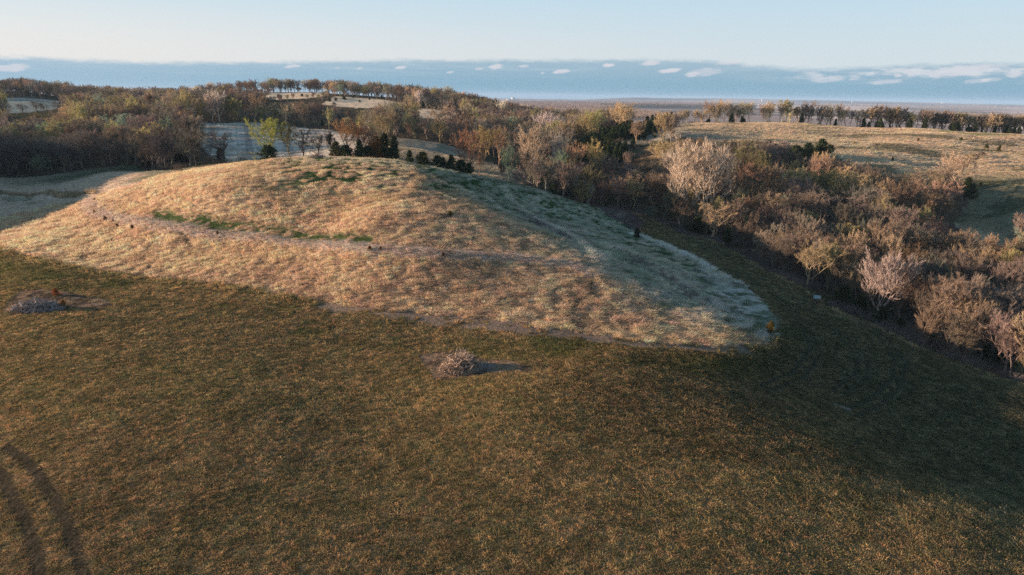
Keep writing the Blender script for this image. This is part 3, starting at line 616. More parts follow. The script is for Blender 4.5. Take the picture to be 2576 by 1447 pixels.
# ------------------------------------------------------------------ trees
def unit(v): return v / (np.linalg.norm(v) + 1e-9)
def bare_tree(seed, h=14., R=5.5, fork=.28, limbs=8, sub=7, sub2=7, twigs=14, tr=.30, top=.5, flat=.9, tw=.85, tww=.041, trunks=1, upw=.35, leaf=0, leafs=.16, wob=.12, twmat=None, barkmat=None, wide=1.0):
    """trunk + main limbs in one mesh, the finer branches and twigs in another; envelope is a lumpy ellipsoid"""
    r = np.random.default_rng(seed); T = MB(); Cn = MB(); Lf = MB()
    hc = h * top + h * (1 - top) * .5; hc = h * (fork + (1 - fork) * .5); rz = h - hc
    lump = r.uniform(-1, 1, (6, 3)); lump /= np.linalg.norm(lump, axis=1)[:, None]; la = r.uniform(-.28, .22, 6)
    def env(d):                                                     # envelope radius along unit direction d
        k = 1 + sum(a * max(0, d @ l) ** 3 for a, l in zip(la, lump)); return np.array([d[0] * R * k, d[1] * R * k, d[2] * rz * k * (1 if d[2] > 0 else flat)])
    ends = []
    def limb(p0, p1, r0, r1, n=6, sag=.15, mb=T, sides=6):
        t = np.linspace(0, 1, n)[:, None]; L_ = np.linalg.norm(p1 - p0)
        P = p0 + (p1 - p0) * t; P[:, 2] += np.sin(t[:, 0] * pi) * L_ * sag * -1
        J = r.normal(0, L_ * wob / 2, (n, 3)); J[0] = 0; J[-1] = 0; P = P + J * np.sin(t * pi)
        mb.tube(P, np.linspace(r0, r1, n), sides); return P
    for tk in range(trunks):
        off = np.array([0, 0, 0.]) if trunks == 1 else np.r_[r.normal(0, .35, 2), 0]
        lean = r.normal(0, .05 if trunks == 1 else .22, 2) * h
        tt = tr / math.sqrt(trunks); topz = h * (.80 if trunks == 1 else .72)
        n = 7; t = np.linspace(0, 1, n); P = np.c_[off[0] + lean[0] * t ** 1.5, off[1] + lean[1] * t ** 1.5, -.4 + (topz + .4) * t]
        P[1:-1, :2] += r.normal(0, .022 * h, (n - 2, 2)); T.tube(P, tt * (1 - .82 * t ** .9), 7)
        nl = max(3, int(limbs / trunks) + 1)
        a0 = r.uniform(0, 6.28)
        for i in range(nl):
            f = fork + (.92 - fork) * (i + r.uniform(.1, .9)) / nl; k = f * (n - 1); j = min(n - 2, int(k)); p0 = P[j] + (P[j + 1] - P[j]) * (k - j)
            az = a0 + i * 2.4 + r.normal(0, .3); el = r.uniform(-.15, .5) + upw * f + (f - fork) * .9; el = min(el, 1.35)
            d = np.array([cos(az) * cos(el), sin(az) * cos(el), sin(el)]); e = np.array([off[0] * .3 + lean[0] * .6, off[1] * .3 + lean[1] * .6, hc]) + env(d) * r.uniform(.72, .98)
            if e[2] < p0[2] + .3 and upw > .2: e[2] = p0[2] + r.uniform(.2, 1.5)
            r0 = tt * (.62 - .35 * f); PL = limb(p0, e, r0, r0 * .22, 6, .12 if el > .1 else .05)
            ends.append((PL, r0))
    nodes = []
    for PL, r0 in ends:
        Ls = np.linalg.norm(PL[-1] - PL[0])
        for s_ in range(sub):
            f = .28 + .72 * (s_ + r.random()) / sub; k = f * (len(PL) - 1); j = min(len(PL) - 2, int(k)); p0 = PL[j] + (PL[j + 1] - PL[j]) * (k - j)
            axis = unit(PL[j + 1] - PL[j]); d = unit(axis * .7 + r.normal(0, .62, 3) + np.array([0, 0, upw * .9])); Lb = Ls * r.uniform(.26, .46) * (1.15 - .45 * f)
            PB = limb(p0, p0 + d * Lb, r0 * .30 * (1.1 - .5 * f), r0 * .08, 4, .04, Cn, 4)
            for q in range(sub2):
                g_ = .2 + .8 * (q + r.random()) / sub2; k = g_ * 3; j2 = min(2, int(k)); p1 = PB[j2] + (PB[j2 + 1] - PB[j2]) * (k - j2)
                d2 = unit(d * .9 + r.normal(0, .42, 3) + np.array([0, 0, upw * .7])); L2 = Lb * r.uniform(.32, .6)
                PC = np.array([p1, p1 + d2 * L2 * .5 + r.normal(0, .05, 3), p1 + d2 * L2]); Cn.tube(PC, [tww * .42, tww * .34, tww * .2], 3); nodes.append((PC, d2))
    NP = np.array([n_[0] for n_ in nodes]); ND = np.array([n_[1] for n_ in nodes]); m = len(NP)
    t = r.uniform(.15, 1, (m, twigs, 1)); P = NP[:, None, 0] * (1 - t) + NP[:, None, 2] * t
    D = ND[:, None] * 1.0 + r.normal(0, .34, (m, twigs, 3)); D[..., 2] += upw * .7; D /= np.linalg.norm(D, axis=2)[..., None]; D = D * tw * r.uniform(.5, 1.2, (m, twigs, 1))
    P = P.reshape(-1, 3); D = D.reshape(-1, 3); Cn.blades(P, D, tww * r.uniform(.7, 1.3, len(P)), r.normal(size=P.shape))
    if leaf:
        n = int(len(P) * leaf); i = r.integers(0, len(P), n); q = P[i] + D[i] * r.uniform(.4, 1.05, (n, 1)); dd = r.normal(size=(n, 3)); dd /= np.linalg.norm(dd, axis=1)[:, None]
        Lf.blades(q, dd * leafs * r.uniform(.6, 1.3, (n, 1)), leafs * 1.1 * np.ones(n), r.normal(size=(n, 3)))
    tm = T.mesh('trunk', barkmat or M_BARK, True)
    V, Q, T3 = Cn.arrays()
    if leaf: V2, Q2, T2 = Lf.arrays(); mi = np.r_[np.zeros(len(Q) + len(T3), int), np.ones(len(T2), int)]; T3 = np.r_[T3, T2 + len(V)]; V = np.r_[V, V2]
    else: mi = None
    cm = fastmesh('crown', V, [Q, T3], [twmat or M_TWIG, M_LEAF], mi)
    return tm, cm
def cedar(seed, h=5., R=1.7, conical=.85, double=False):
    r = np.random.default_rng(seed); T = MB(); Cn = MB()
    T.tube([(0, 0, -.3), (.03, 0, h * .45), (0, .03, h * .93)], [.13 * h / 5, .08 * h / 5, .02], 6)
    nb = 150; z = h * (.03 + .95 * r.random(nb) ** .9); az = r.uniform(0, 6.28, nb)
    rr = R * (1 - z / h) ** conical * (.72 + .28 * np.sin(az * 3 + z * 1.7 + seed)) * r.uniform(.6, 1.12, nb) + .05
    for i in range(nb):
        tip = np.array([cos(az[i]) * rr[i], sin(az[i]) * rr[i], z[i] + rr[i] * .22]); base = np.array([0, 0, max(.05, z[i] - rr[i] * .25)])
        if i % 2 == 0: Cn.tube([base, (base + tip) / 2, tip], [.03, .022, .01], 3)
        n = 34; t = r.uniform(.35, 1.05, (n, 1)) ** .7; P = base + (tip - base) * t + r.normal(0, .11 * h / 5, (n, 3))
        d = unit(tip - base) * .6 + r.normal(0, .5, (n, 3)); d[:, 2] += .45; d /= np.linalg.norm(d, axis=1)[:, None]
        Cn.blades(P, d * r.uniform(.16, .36, (n, 1)) * (h / 5) ** .5, .13 * (h / 5) ** .5 * np.ones(n), r.normal(size=(n, 3)))
    # leader
    P = np.c_[r.normal(0, .05, (60, 2)), r.uniform(.8, 1.0, 60) * h]; d = r.normal(0, .4, (60, 3)); d[:, 2] += 1; Cn.blades(P, d * .25, .1 * np.ones(60), r.normal(size=(60, 3)))
    return T.mesh('trunk', M_BARK, True), Cn.mesh('crown', M_CEDAR)
def brush(seed, h=2.4, n=26, w=1.6):
    r = np.random.default_rng(seed); b = MB()
    for i in range(n):
        p = np.r_[r.normal(0, w / 2.6, 2), -.1]; d = np.array([r.normal(0, .16), r.normal(0, .16), 1.]); L_ = h * r.uniform(.55, 1.05); e = p + d * L_ + np.r_[p[:2] * .3, 0]
        P = np.array([p, (p + e) / 2 + r.normal(0, .05, 3), e]); b.tube(P, [.022, .016, .008], 3)
        m = 22; t = r.uniform(.25, 1, (m, 1)); q = p + (e - p) * t; dd = r.normal(0, .45, (m, 3)); dd[:, 2] += .75; b.blades(q, dd * r.uniform(.25, .55, (m, 1)) * h / 2.4, .035 * np.ones(m), r.normal(size=(m, 3)))
    return b.mesh('brush_stems', M_TWIG)

KINDS = {}
def reg(key, kw_list, fn=bare_tree): KINDS[key] = [fn(**k) for k in kw_list]
reg('round', [dict(seed=1, h=14, R=6.2, fork=.22, limbs=10), dict(seed=2, h=13, R=5.4, fork=.26, limbs=9), dict(seed=3, h=14.5, R=5.0, fork=.25, limbs=10, sub2=8)])
reg('oak', [dict(seed=11, h=13, R=7.2, fork=.22, limbs=11, tr=.46, twigs=9, upw=.18, wob=.28, flat=.6), dict(seed=12, h=12.5, R=6.2, fork=.26, limbs=10, tr=.40, twigs=8, upw=.22, wob=.3, flat=.6)])
reg('fan', [dict(seed=21, h=13, R=5.0, fork=.10, limbs=12, trunks=3, upw=.65, tr=.34), dict(seed=22, h=12, R=4.3, fork=.10, limbs=12, trunks=4, upw=.7, tr=.32)])
reg('slim', [dict(seed=31, h=13, R=3.2, fork=.3, limbs=9, upw=.5, tr=.22), dict(seed=32, h=11, R=2.8, fork=.25, limbs=8, upw=.5, tr=.2)])
reg('small', [dict(seed=41, h=7, R=3.4, fork=.12, limbs=9, trunks=3, upw=.5, tr=.2, tw=.65, sub=6), dict(seed=42, h=6, R=3.0, fork=.1, limbs=9, trunks=4, upw=.45, tr=.18, tw=.6, sub=6)])
reg('pale', [dict(seed=51, h=15, R=5.4, fork=.18, limbs=13, sub=8, sub2=6, twigs=9, upw=.7, tr=.27, tw=.9, tww=.06, trunks=3, twmat=M_PALE, barkmat=M_PALE), dict(seed=52, h=14, R=6.0, fork=.16, limbs=14, trunks=2, sub=8, sub2=6, twigs=9, upw=.6, tr=.28, tw=.9, tww=.06, twmat=M_PALE, barkmat=M_PALE)])
reg('bud', [dict(seed=61, h=13, R=5.6, fork=.2, limbs=10, leaf=.7, twigs=10), dict(seed=62, h=13.5, R=4.8, fork=.14, limbs=10, trunks=2, leaf=.7, upw=.5, twigs=10), dict(seed=63, h=9, R=4.2, fork=.12, limbs=9, trunks=3, leaf=1.2, upw=.5, tr=.24, twigs=9)])
reg('cedar', [dict(seed=71, h=5.2, R=1.9, conical=.75), dict(seed=72, h=4.6, R=2.1, conical=.55), dict(seed=73, h=6, R=1.9, conical=.8), dict(seed=74, h=3.2, R=1.7, conical=.5)], cedar)
NAMES = dict(round='bare_tree', oak='bare_tree', fan='bare_tree', slim='bare_tree', small='bare_tree', pale='white_barked_tree', bud='budding_tree', cedar='cedar_tree')
HGT = dict(round=[14, 13, 14.5], oak=[13, 12.5], fan=[13, 12], slim=[13, 11], small=[7, 6], pale=[15, 14], bud=[13, 13.5, 9], cedar=[5.2, 4.6, 6, 3.2])
def joined(tm, cm):                                                # trunk and crown in one mesh, for the stuff-wood only
    out = []
    V = []; F3 = []; F4 = []; n = 0; m3 = []; m4 = []
    mats = []
    for me in (tm, cm):
        v = np.zeros(len(me.vertices) * 3, np.float32); me.vertices.foreach_get('co', v); v = v.reshape(-1, 3)
        ls = np.zeros(len(me.polygons), np.int32); lt = ls.copy(); mi = ls.copy(); me.polygons.foreach_get('loop_start', ls); me.polygons.foreach_get('loop_total', lt); me.polygons.foreach_get('material_index', mi)
        vi = np.zeros(len(me.loops), np.int32); me.loops.foreach_get('vertex_index', vi)
        base = len(mats); mats += list(me.materials)
        for c, F, Mx in ((3, F3, m3), (4, F4, m4)):
            q = np.where(lt == c)[0]
            if len(q): F.append(vi[ls[q][:, None] + np.arange(c)] + n); Mx.append(mi[q] + base)
        V.append(v); n += len(v)
    return fastmesh('wood_tree', np.concatenate(V), [np.concatenate(F4), np.concatenate(F3)], mats, np.concatenate([np.concatenate(m4), np.concatenate(m3)]))
WOODP = []; WIDX = {}
for kk in KINDS:
    for i_, (tm_, cm_) in enumerate(KINDS[kk]): WIDX[(kk, i_)] = len(WOODP); WOODP.append(proto('wood_tree', joined(tm_, cm_)))

PAL = dict(brown=C(.20,.155,.125), red=C(.25,.175,.125), purple=C(.195,.155,.125), tan=C(.35,.265,.165), grey=C(.20,.18,.15), olive=C(.26,.225,.115), yellow=C(.34,.29,.14), green=C(.18,.23,.11),
           sage=C(.18,.21,.15), pale=C(.42,.355,.29), dark=C(.11,.088,.072), cedar=C(.05,.07,.03), cedar_rust=C(.15,.075,.025), cedar_olive=C(.085,.085,.03))
HUE = dict(brown='brown', red='reddish brown', purple='purplish brown', tan='tan', grey='grey', olive='olive', yellow='yellow green', green='fresh green', sage='sage green', pale='whitish', dark='dark brown',
           cedar='dark green', cedar_rust='rust tinged', cedar_olive='olive tinged')
TREES = []                                                          # dicts: kind, var, x, y, s (scale or 3), rz, col, zone, label
def add_tree(kind, x, y, s, col, zone=None, label=None, var=None, rz=None, cname=None):
    TREES.append(dict(kind=kind, var=random.randrange(len(KINDS[kind])) if var is None else var, x=x, y=y, s=s, rz=random.uniform(0, 6.28) if rz is None else rz, col=col, zone=zone, label=label, cname=cname))
def named(kind, u, vb, vt, col, label, D=None, var=0, wide=1.0, rz=None):  # a tree read off the photograph: foot at (u, vb) or at distance D, top at row vt
    if D is None: x, y = hit(u, vb)
    else:
        d = ray(u, (vb or vt)); x, y = d.x * D / d.y, D
    d = ray(u, vt); zt = H + d.z * y / d.y; hh = zt - float(Z(x, y)); s = hh / HGT[kind][var]
    add_tree(kind, x, y, (s * wide, s * wide, s), PAL[col] if isinstance(col, str) else C(*col), label=label, var=var, rz=rz, cname=col if isinstance(col, str) else None)

# -- trees one can point at
named('bud', 678, 388, 290, (.36,.36,.10), 'tall yellow green budding tree behind the hill crest, beside the grey striped field', D=352, var=0)
named('round', 726, 383, 297, 'olive', 'thin olive brown tree just right of the yellow green one behind the crest', D=356, var=2, wide=.75)
named('oak', 762, 380, 322, 'dark', 'small crooked dark bare tree in front of the grey striped field', D=350, var=0, wide=.72)
named('oak', 800, 383, 336, 'dark', 'smallest dark bare tree between the crooked one and the orange domed tree', D=350, var=1, wide=.75)
named('slim', 832, 383, 333, 'dark', 'spindly bare tree at the left foot of the orange domed tree', D=352, var=0)
named('round', 874, 391, 298, (.38,.23,.12), 'tall domed orange brown tree rising behind the row of cedars', D=350, var=1, wide=.95)
named('round', 906, 391, 302, (.30,.16,.10), 'reddish domed tree touching the right side of the orange one', D=356, var=0, wide=.62)
named('slim', 929, 388, 322, (.42,.26,.17), 'small pinkish bare tree left of the big dark cedar pair', D=352, var=1)
named('small', 800, 402, 386, (.34,.22,.15), 'leafless pinkish bush growing from the brush heap on the crest', D=318, var=0, wide=1.3)
for (u, vt, D, w, c, lb) in [(672,366,345,1.5,'cedar','round dark cedar under the yellow green tree'),
        (844,357,345,1.2,'cedar_olive','olive tinged cedar at the left end of the crest row'),(868,366,344,1.7,'cedar','low wide cedar second in the crest row'),
        (903,352,344,1.2,'cedar','tallest pointed cedar under the orange domed tree'),(925,368,346,1.8,'cedar','broad flat cedar right of the tallest pointed one'),
        (944,357,346,1.25,'cedar_rust','rust topped cedar in the crest row'),(966,370,348,1.1,'cedar','small cedar just right of the rust topped one'),
        (985,372,348,1.6,'cedar','bushy cedar before the gap in the crest row'),(1030,378,338,1.25,'cedar','lone cone shaped cedar on the open crest'),
        (1063,383,338,1.4,'cedar_olive','rounded brown tipped cedar right of the lone cone shaped one'),(1100,392,340,1.35,'cedar','small cedar left of the tallest cone on the crest'),
        (1115,396,343,.9,'cedar','tiny narrow cedar wedged between two bigger ones'),(1135,390,340,1.35,'cedar','tall cone shaped cedar near the right end of the crest row'),
        (1160,403,344,1.4,'cedar','low cedar at the foot of the brown fan tree'),(1180,410,346,1.3,'cedar','last low cedar at the right end of the crest row')]:
    named('cedar', u, None, vt, c, lb, D=D, var=(0 if u in (1030, 1135, 903) else (3 if w > 1.3 else 1)), wide=w / .98)
named('cedar', 965, None, 336, (.04,.045,.02), 'big dark double crowned cedar above the second terrace', D=392, var=1, wide=.85)
named('cedar', 990, None, 343, (.035,.045,.02), 'second big dark cedar merging with the double crowned one', D=396, var=1, wide=.8)
named('cedar', 942, None, 344, 'cedar_rust', 'orange sided small cedar left of the big dark pair', D=388, var=3, wide=1.2)
named('fan', 1181, 434, 332, (.33,.19,.125), 'fan shaped reddish bare tree standing alone at the end of the cedar row', D=352, var=1, wide=.95)
named('slim', 1206, None, 380, (.26,.17,.12), 'slender leafless sapling right of the fan shaped tree', D=362, var=0)
named('small', 1262, None, 412, (.24,.16,.13), 'low leafless thicket tree on the lower terrace edge', D=385, var=0)
named('round', 1222, None, 314, (.36,.27,.12), 'large olive and brown rounded tree behind the fan shaped one', D=460, var=1, wide=1.15)
named('round', 1255, None, 322, (.38,.25,.16), 'rounded brown tree against the right of the large olive one', D=455, var=0, wide=.8)
named('oak', 377, 382, 322, 'dark', 'thick limbed dark oak spreading at the wood edge', D=402, var=0, wide=1.0)
named('oak', 470, None, 316, 'dark', 'dark bare oak with pinkish top beside the striped field', D=404, var=1, wide=.9)
named('oak', 555, None, 328, 'dark', 'dark rounded bare tree overlapping the left of the striped field', D=398, var=0, wide=.85)
named('cedar', 368, None, 372, (.025,.035,.018), 'large black green cedar in the shade of the spreading oak', D=418, var=1, wide=1.1)
named('cedar', 553, None, 372, (.025,.035,.018), 'large black green cedar at the right end of the wood edge', D=405, var=1, wide=1.15)
named('cedar', 462, None, 360, (.025,.035,.018), 'black green cedar crowded among bare trunks at the wood edge', D=418, var=0, wide=1.0)
# ravine; golden crowns brightened in colour to stand out as sunlit
named('pale', 1731, None, 366, (.52,.41,.32), 'left of two whitish sunlit sycamores in the ravine', D=378, var=0, wide=.95)
named('pale', 1800, None, 356, (.52,.41,.32), 'taller right hand whitish sycamore in the ravine', D=384, var=1, wide=1.0)
named('pale', 1338, None, 318, (.50,.38,.27), 'pale fan topped tree in the middle wood behind the terrace', D=430, var=0, wide=1.0)
named('pale', 1403, None, 338, (.36,.33,.30), 'grey white upright poplar rising from the shaded middle wood', D=455, var=0, wide=.5)
named('bud', 1868, 611, 535, 'green', 'fresh green willow at the dark foot of the ravine', var=0, wide=.8)
named('pale', 1957, 646, 562, (.40,.34,.27), 'grey fan shaped tree with sunlit tips beyond the field edge', var=1, wide=.75)
named('bud', 1990, 478, 398, (.38,.33,.17), 'olive yellow dome shaped tree below the dark cedar clump', var=0, wide=.8)
named('bud', 1669, 552, 478, 'sage', 'sage green leafing tree in ravine shade', var=1, wide=.8)
named('bud', 1641, 556, 520, 'sage', 'smaller sage green tree near the strip of crop', var=2, wide=.9)
named('bud', 2140, 525, 426, (.50,.38,.22), 'broad golden tan tree, tallest in the middle of the ravine', var=0, wide=1.15)
named('bud', 2092, 535, 455, (.46,.35,.20), 'golden tan tree leaning left of the broad golden one', var=1, wide=1.0)
named('round', 2196, 540, 446, (.44,.32,.20), 'brown tan tree against the right of the broad golden one', var=0, wide=.95)
named('bud', 2232, 590, 500, (.48,.39,.21), 'yellow tan rounded tree below the broad golden one', var=1, wide=.85)
named('round', 2329, 577, 490, (.34,.22,.14), 'ball shaped brown tree standing clear beside the pasture', var=1, wide=.62)
named('pale', 2398, 477, 386, (.48,.35,.25), 'pale spreading tree on the pasture border with cedars at its foot', var=1, wide=1.3)
named('round', 1450, 462, 358, (.46,.29,.18), 'big sunlit orange brown tree cluster right of the pale fan topped tree', var=0, wide=1.15)
named('bud', 1510, 458, 362, (.48,.37,.18), 'sunlit yellow tan crown at the right of the orange cluster', var=1, wide=.9)
named('round', 2414, 655, 572, (.50,.35,.21), 'round sunlit tan tree near the right edge of the ravine', var=2, wide=.9)
named('round', 2495, 700, 588, (.48,.31,.19), 'broad russet crown beside the yellow tree at the right edge', var=0, wide=.9)
named('bud', 2540, 715, 622, (.52,.43,.20), 'bright yellow leafing tree cut by the right edge of the view', var=0, wide=.85)
named('pale', 2150, 695, 584, (.42,.31,.21), 'left tree of the pinkish sunlit pair low in the ravine', var=0, wide=.75)
named('pale', 2235, 705, 590, (.42,.31,.21), 'right tree of the pinkish sunlit pair low in the ravine', var=1, wide=.7)
named('slim', 2375, 762, 670, (.42,.32,.19), 'slender tree with a single sunlit yellow tip', var=0, wide=.9)
named('round', 1863, 490, 408, (.26,.16,.12), 'low purplish brown rounded tree in front of the tall sycamore', var=0, wide=.9)
for (u, vb, vt, w, lb) in [(2118,768,718,1.3,'dark cedar beside the pale box at the field edge'),(2160,788,742,1.4,'bushy dark cedar second from the pale box'),(2215,815,772,1.3,'dark cedar third from the pale box, near the field corner'),
        (2262,834,800,1.3,'low dark cedar fourth from the pale box'),(2332,860,824,1.3,'small dark cedar alone beyond the field edge'),(2545,928,888,1.5,'dark cedar at the right edge above the field corner'),
        (1390,492,464,1.3,'left cedar of the dark clump where the hill meets the ravine'),(1420,497,460,1.4,'middle cedar of the dark clump where the hill meets the ravine'),(1452,502,464,1.4,'right cedar of the dark clump where the hill meets the ravine'),
        (1752,592,546,1.3,'dark cedar above the brushy end of the crop strip'),(1828,618,572,1.1,'narrow dark cedar at the foot of the green willow'),
        (2432,478,446,1.2,'upper dark cedar at the right of the pale spreading tree'),(2440,496,462,1.4,'lower dark cedar at the right of the pale spreading tree'),
        (2030,402,360,1.5,'dark cedar in the clump jutting onto the meadow, leftmost'),(2064,398,350,1.3,'tallest dark cedar in the clump jutting onto the meadow'),(2000,408,366,1.6,'lower dark cedar in the clump jutting onto the meadow'),(2084,402,364,1.3,'outermost dark cedar of the clump jutting onto the meadow'),(2045,412,372,1.6,'low front cedar of the clump jutting onto the meadow'),(1975,400,372,1.5,'half hidden cedar behind the clump jutting onto the meadow')]:
    named('cedar', u, vb, vt, 'cedar', lb, var=(2 if w < 1.15 else 1), wide=w)
named('cedar', 1937, 838, 809, (.12,.085,.022), 'small golden green cedar on the tip of the hill', var=3, wide=1.0)
named('cedar', 1602, 600, 574, (.05,.055,.035), 'small dark cedar on the pale rim between hill and crop strip', var=3, wide=.9)
named('cedar', 1132, 548, 531, (.10,.08,.022), 'tiny olive cedar beside the mound of dead grass on the hill', var=3, wide=1.1)

# -- the woods: jittered rows of trees, coloured in drifts
def in_open(x, y):
    m = inside(x, y, Z_OPEN)
    for P in (Z_TERR, Z_SEC, Z_R1, Z_R2, Z_R3, Z_FAR, Z_MEAD): m |= inside(x, y, P)
    return m
NAMED = np.array([(t_['x'], t_['y']) for t_ in TREES])
def clear_of_named(x, y, d):
    k = np.ones(len(x), bool)
    for (a, b) in NAMED: k &= np.hypot(x - a, y - b) > d * (1 + (b > 400) * .2)
    return k
def wood(x0, x1, y0, y1, sp, seed, zone, palette, wts, hs=(.62, 1.05), kinds=(('round', .42), ('fan', .18), ('slim', .14), ('small', .12), ('oak', .14)), extra=None, budp=.10, cedp=.02, palep=.02, view=.80, bright=1.0):
    r = np.random.default_rng(seed); x, y = jitter_pts(x0, x1, y0, y1, sp, seed)
    k = in_view(x, y, view) & ~in_open(x, y) & clear_of_named(x, y, 6.0) & ~inside(x, y, Z_GULLY)
    if extra is not None: k &= extra(x, y)
    x, y = x[k], y[k]; dr = fbm(x, y, 55, seed % 13 + 100, 3); cum = np.cumsum(wts) / sum(wts)
    kn = [a for a, _ in kinds]; kw = np.array([b for _, b in kinds])
    for i in range(len(x)):
        c = palette[min(len(palette) - 1, int(np.searchsorted(cum, np.clip((dr[i] - .5) * 2.2 + .5 + r.normal(0, .17), 0, .999))))]
        u = r.random(); s = r.uniform(*hs)
        if u < cedp: kd, c, s = 'cedar', 'cedar', r.uniform(.8, 1.5)
        elif u < cedp + palep: kd, c = 'pale', 'pale'
        elif u < cedp + palep + budp: kd, c = 'bud', ['yellow', 'olive', 'olive', 'olive', 'sage'][r.integers(0, 5)]
        else: kd = kn[int(r.choice(len(kn), p=kw / kw.sum()))]
        var_ = int(r.integers(0, len(KINDS[kd]))); pu, pv = project(x[i], y[i], float(Z(x[i], y[i])) + s * HGT[kd][var_])
        hp_ = s * HGT[kd][var_] * FP / y[i] * .5
        if zone != 'ravine' and any(inside(np.array([pu, pu, pu - 6, pu + 6]), np.array([pv + 4, pv + hp_, pv + 8, pv + 8]), cp).any() for cp in CLEAR): continue
        if zone == 'far' and kd != 'small' and any(inside(np.array([x[i] + q]), np.array([y[i]]), P_)[0] for q in (25, 50, 80, 110) for P_ in (Z_R1, Z_R2, Z_R3)): kd, var_, s = 'small', 0, s * .7
        col = PAL[c] * bright * r.uniform(.62, 1.42) * (1 + r.normal(0, .04, 3))
        add_tree(kd, x[i], y[i], (s * r.uniform(.85, 1.15), s * r.uniform(.85, 1.15), s), np.clip(col, .01, .8), zone=zone, cname=c, rz=r.uniform(0, 6.28), var=var_)
east_b = np.array([hit(*p) for p in EDGE_B])
def ravine(x, y):                                                   # beyond the field edge, this side of the meadow
    return (dline(x, y, east_b, 60) > 4.5) & (x > -10) & ~((x > 150) & (y < 190) & (fbm(x, y, 18, 7) > .62)) & ~((x / y > .645) & (y > 320))
wood(0, 340, 104, 300, 8.0, 21, 'ravine', ['grey', 'purple', 'brown', 'red', 'tan', 'brown'], [1.2, 1.6, 2, 1.2, 1, 1], (.85, 1.55), bright=1.0, kinds=(('round', .4), ('fan', .27), ('slim', .15), ('oak', .13), ('small', .05)), extra=ravine, budp=.06, palep=.012, cedp=.05)
wood(0, 330, 300, 470, 9.3, 22, 'middle', ['grey', 'purple', 'brown', 'red', 'tan', 'olive'], [.8, 1.4, 2.2, 1.5, 1.4, .8], (1.0, 1.7), bright=1.1, kinds=(('round', .45), ('fan', .25), ('slim', .12), ('oak', .13), ('small', .05)), extra=lambda x, y: ravine(x, y) & (x > -60 + 0 * y), budp=.08, palep=.01, cedp=.04)
wood(-420, -20, 392, 470, 9.0, 23, 'left edge', ['dark', 'purple', 'dark', 'brown', 'grey', 'brown'], [1, 1, 1, 1, 1, 1], (1.2, 1.85), kinds=(('oak', .55), ('round', .2), ('slim', .2), ('small', .05)), budp=.04, palep=.0, cedp=.12, extra=lambda x, y: x < -175 + .0 * y)
wood(-760, 420, 470, 720, 12.5, 24, 'hillside', ['purple', 'brown', 'red', 'purple', 'tan', 'brown', 'olive'], [1.2, 1.6, 1, 1.2, .8, 1.2, .8], (1.3, 2.0), palep=.008, bright=1.35, extra=lambda x, y: (x / y < .33) & (~((y > 590) & (x / y > .16))), budp=.13, cedp=.025)
wood(-1000, 80, 720, 1130, 12.5, 25, 'far', ['purple', 'brown', 'red', 'grey', 'tan', 'brown'], [1.2, 1.6, 1, 1, .7, 1], (1.1, 1.6), bright=1.35, extra=lambda x, y: (x / y < .1 - .35 * sstep(y, 1000, 1130)), budp=.08, cedp=.02)
# tree row along the far rim of the meadow
rim = np.array([PD(u, v, D)[:2] for (u, v, D) in [(1650,316,612),(1750,314,622),(1850,313,630),(2000,311,636),(2150,316,632),(2300,325,624),(2450,335,618),(2576,343,614),(2800,356,606)]])
rr_ = random.Random(5)
seg = np.hypot(*np.diff(rim, axis=0).T); tot = seg.sum()
def along(P, sg, d):
    for i in range(len(sg)):
        if d <= sg[i]: return P[i] + (P[i + 1] - P[i]) * d / sg[i], i
        d -= sg[i]
    return P[-1], len(sg) - 1
d_ = 0.
while d_ < tot:
    p, _ = along(rim, seg, d_); u_ = p[0] / p[1]
    gap = (.335 < u_ < .35) or rr_.random() < .07
    if not gap:
        kd = rr_.choice(['oak', 'oak', 'round', 'slim', 'round', 'fan']); s = rr_.uniform(1.15, 1.6) * (1.0 if u_ > .27 else .6) * (.85 if u_ > .55 else 1)
        c = rr_.choice(['brown', 'tan', 'tan', 'brown', 'olive', 'red']); add_tree(kd, p[0] + rr_.uniform(-2, 2), p[1] + rr_.uniform(-3, 5), (s * .8, s * .8, s), PAL[c] * rr_.uniform(1.3, 1.8), zone='rim', cname=c)
        if u_ > .52: add_tree(rr_.choice(['round', 'fan', 'oak']), p[0] + rr_.uniform(-4, 4), p[1] + rr_.uniform(0, 9), (s, s, s), PAL['brown'] * rr_.uniform(.7, 1.1), zone='rim', cname='brown')
    if rr_.random() < (.4 if u_ < .33 or u_ > .45 else .1):
        s = rr_.uniform(.9, 1.7); add_tree('cedar', p[0] + rr_.uniform(-3, 3), p[1] + rr_.uniform(-8, -3), (s * 1.2, s * 1.2, s), PAL['cedar'] * rr_.uniform(.8, 1.3), zone='rim', cname='cedar')
    d_ += rr_.uniform(2.6, 5.0) * (1 if u_ < .5 else .8)
# cedars of the gully head: dense on the left, thinning to the pale slope
rc = np.random.default_rng(9)
x, y = jitter_pts(0, 240, 440, 640, 4.6, 31); g_in = inside(x, y, Z_GULLY); x, y = x[g_in], y[g_in]
a_ = x / y
for i in range(len(x)):
    op = inside(x[i:i+1], y[i:i+1], Z_MEAD)[0]
    if rc.random() < (.38 if op else .9):
        s = rc.uniform(.4, .9) if op else rc.uniform(1.1, 1.9); add_tree('cedar', x[i], y[i], (s * 1.1, s * 1.1, s), PAL['cedar' if rc.random() < .85 else 'cedar_olive'] * rc.uniform(.8, 1.2), zone='gully', cname='cedar')
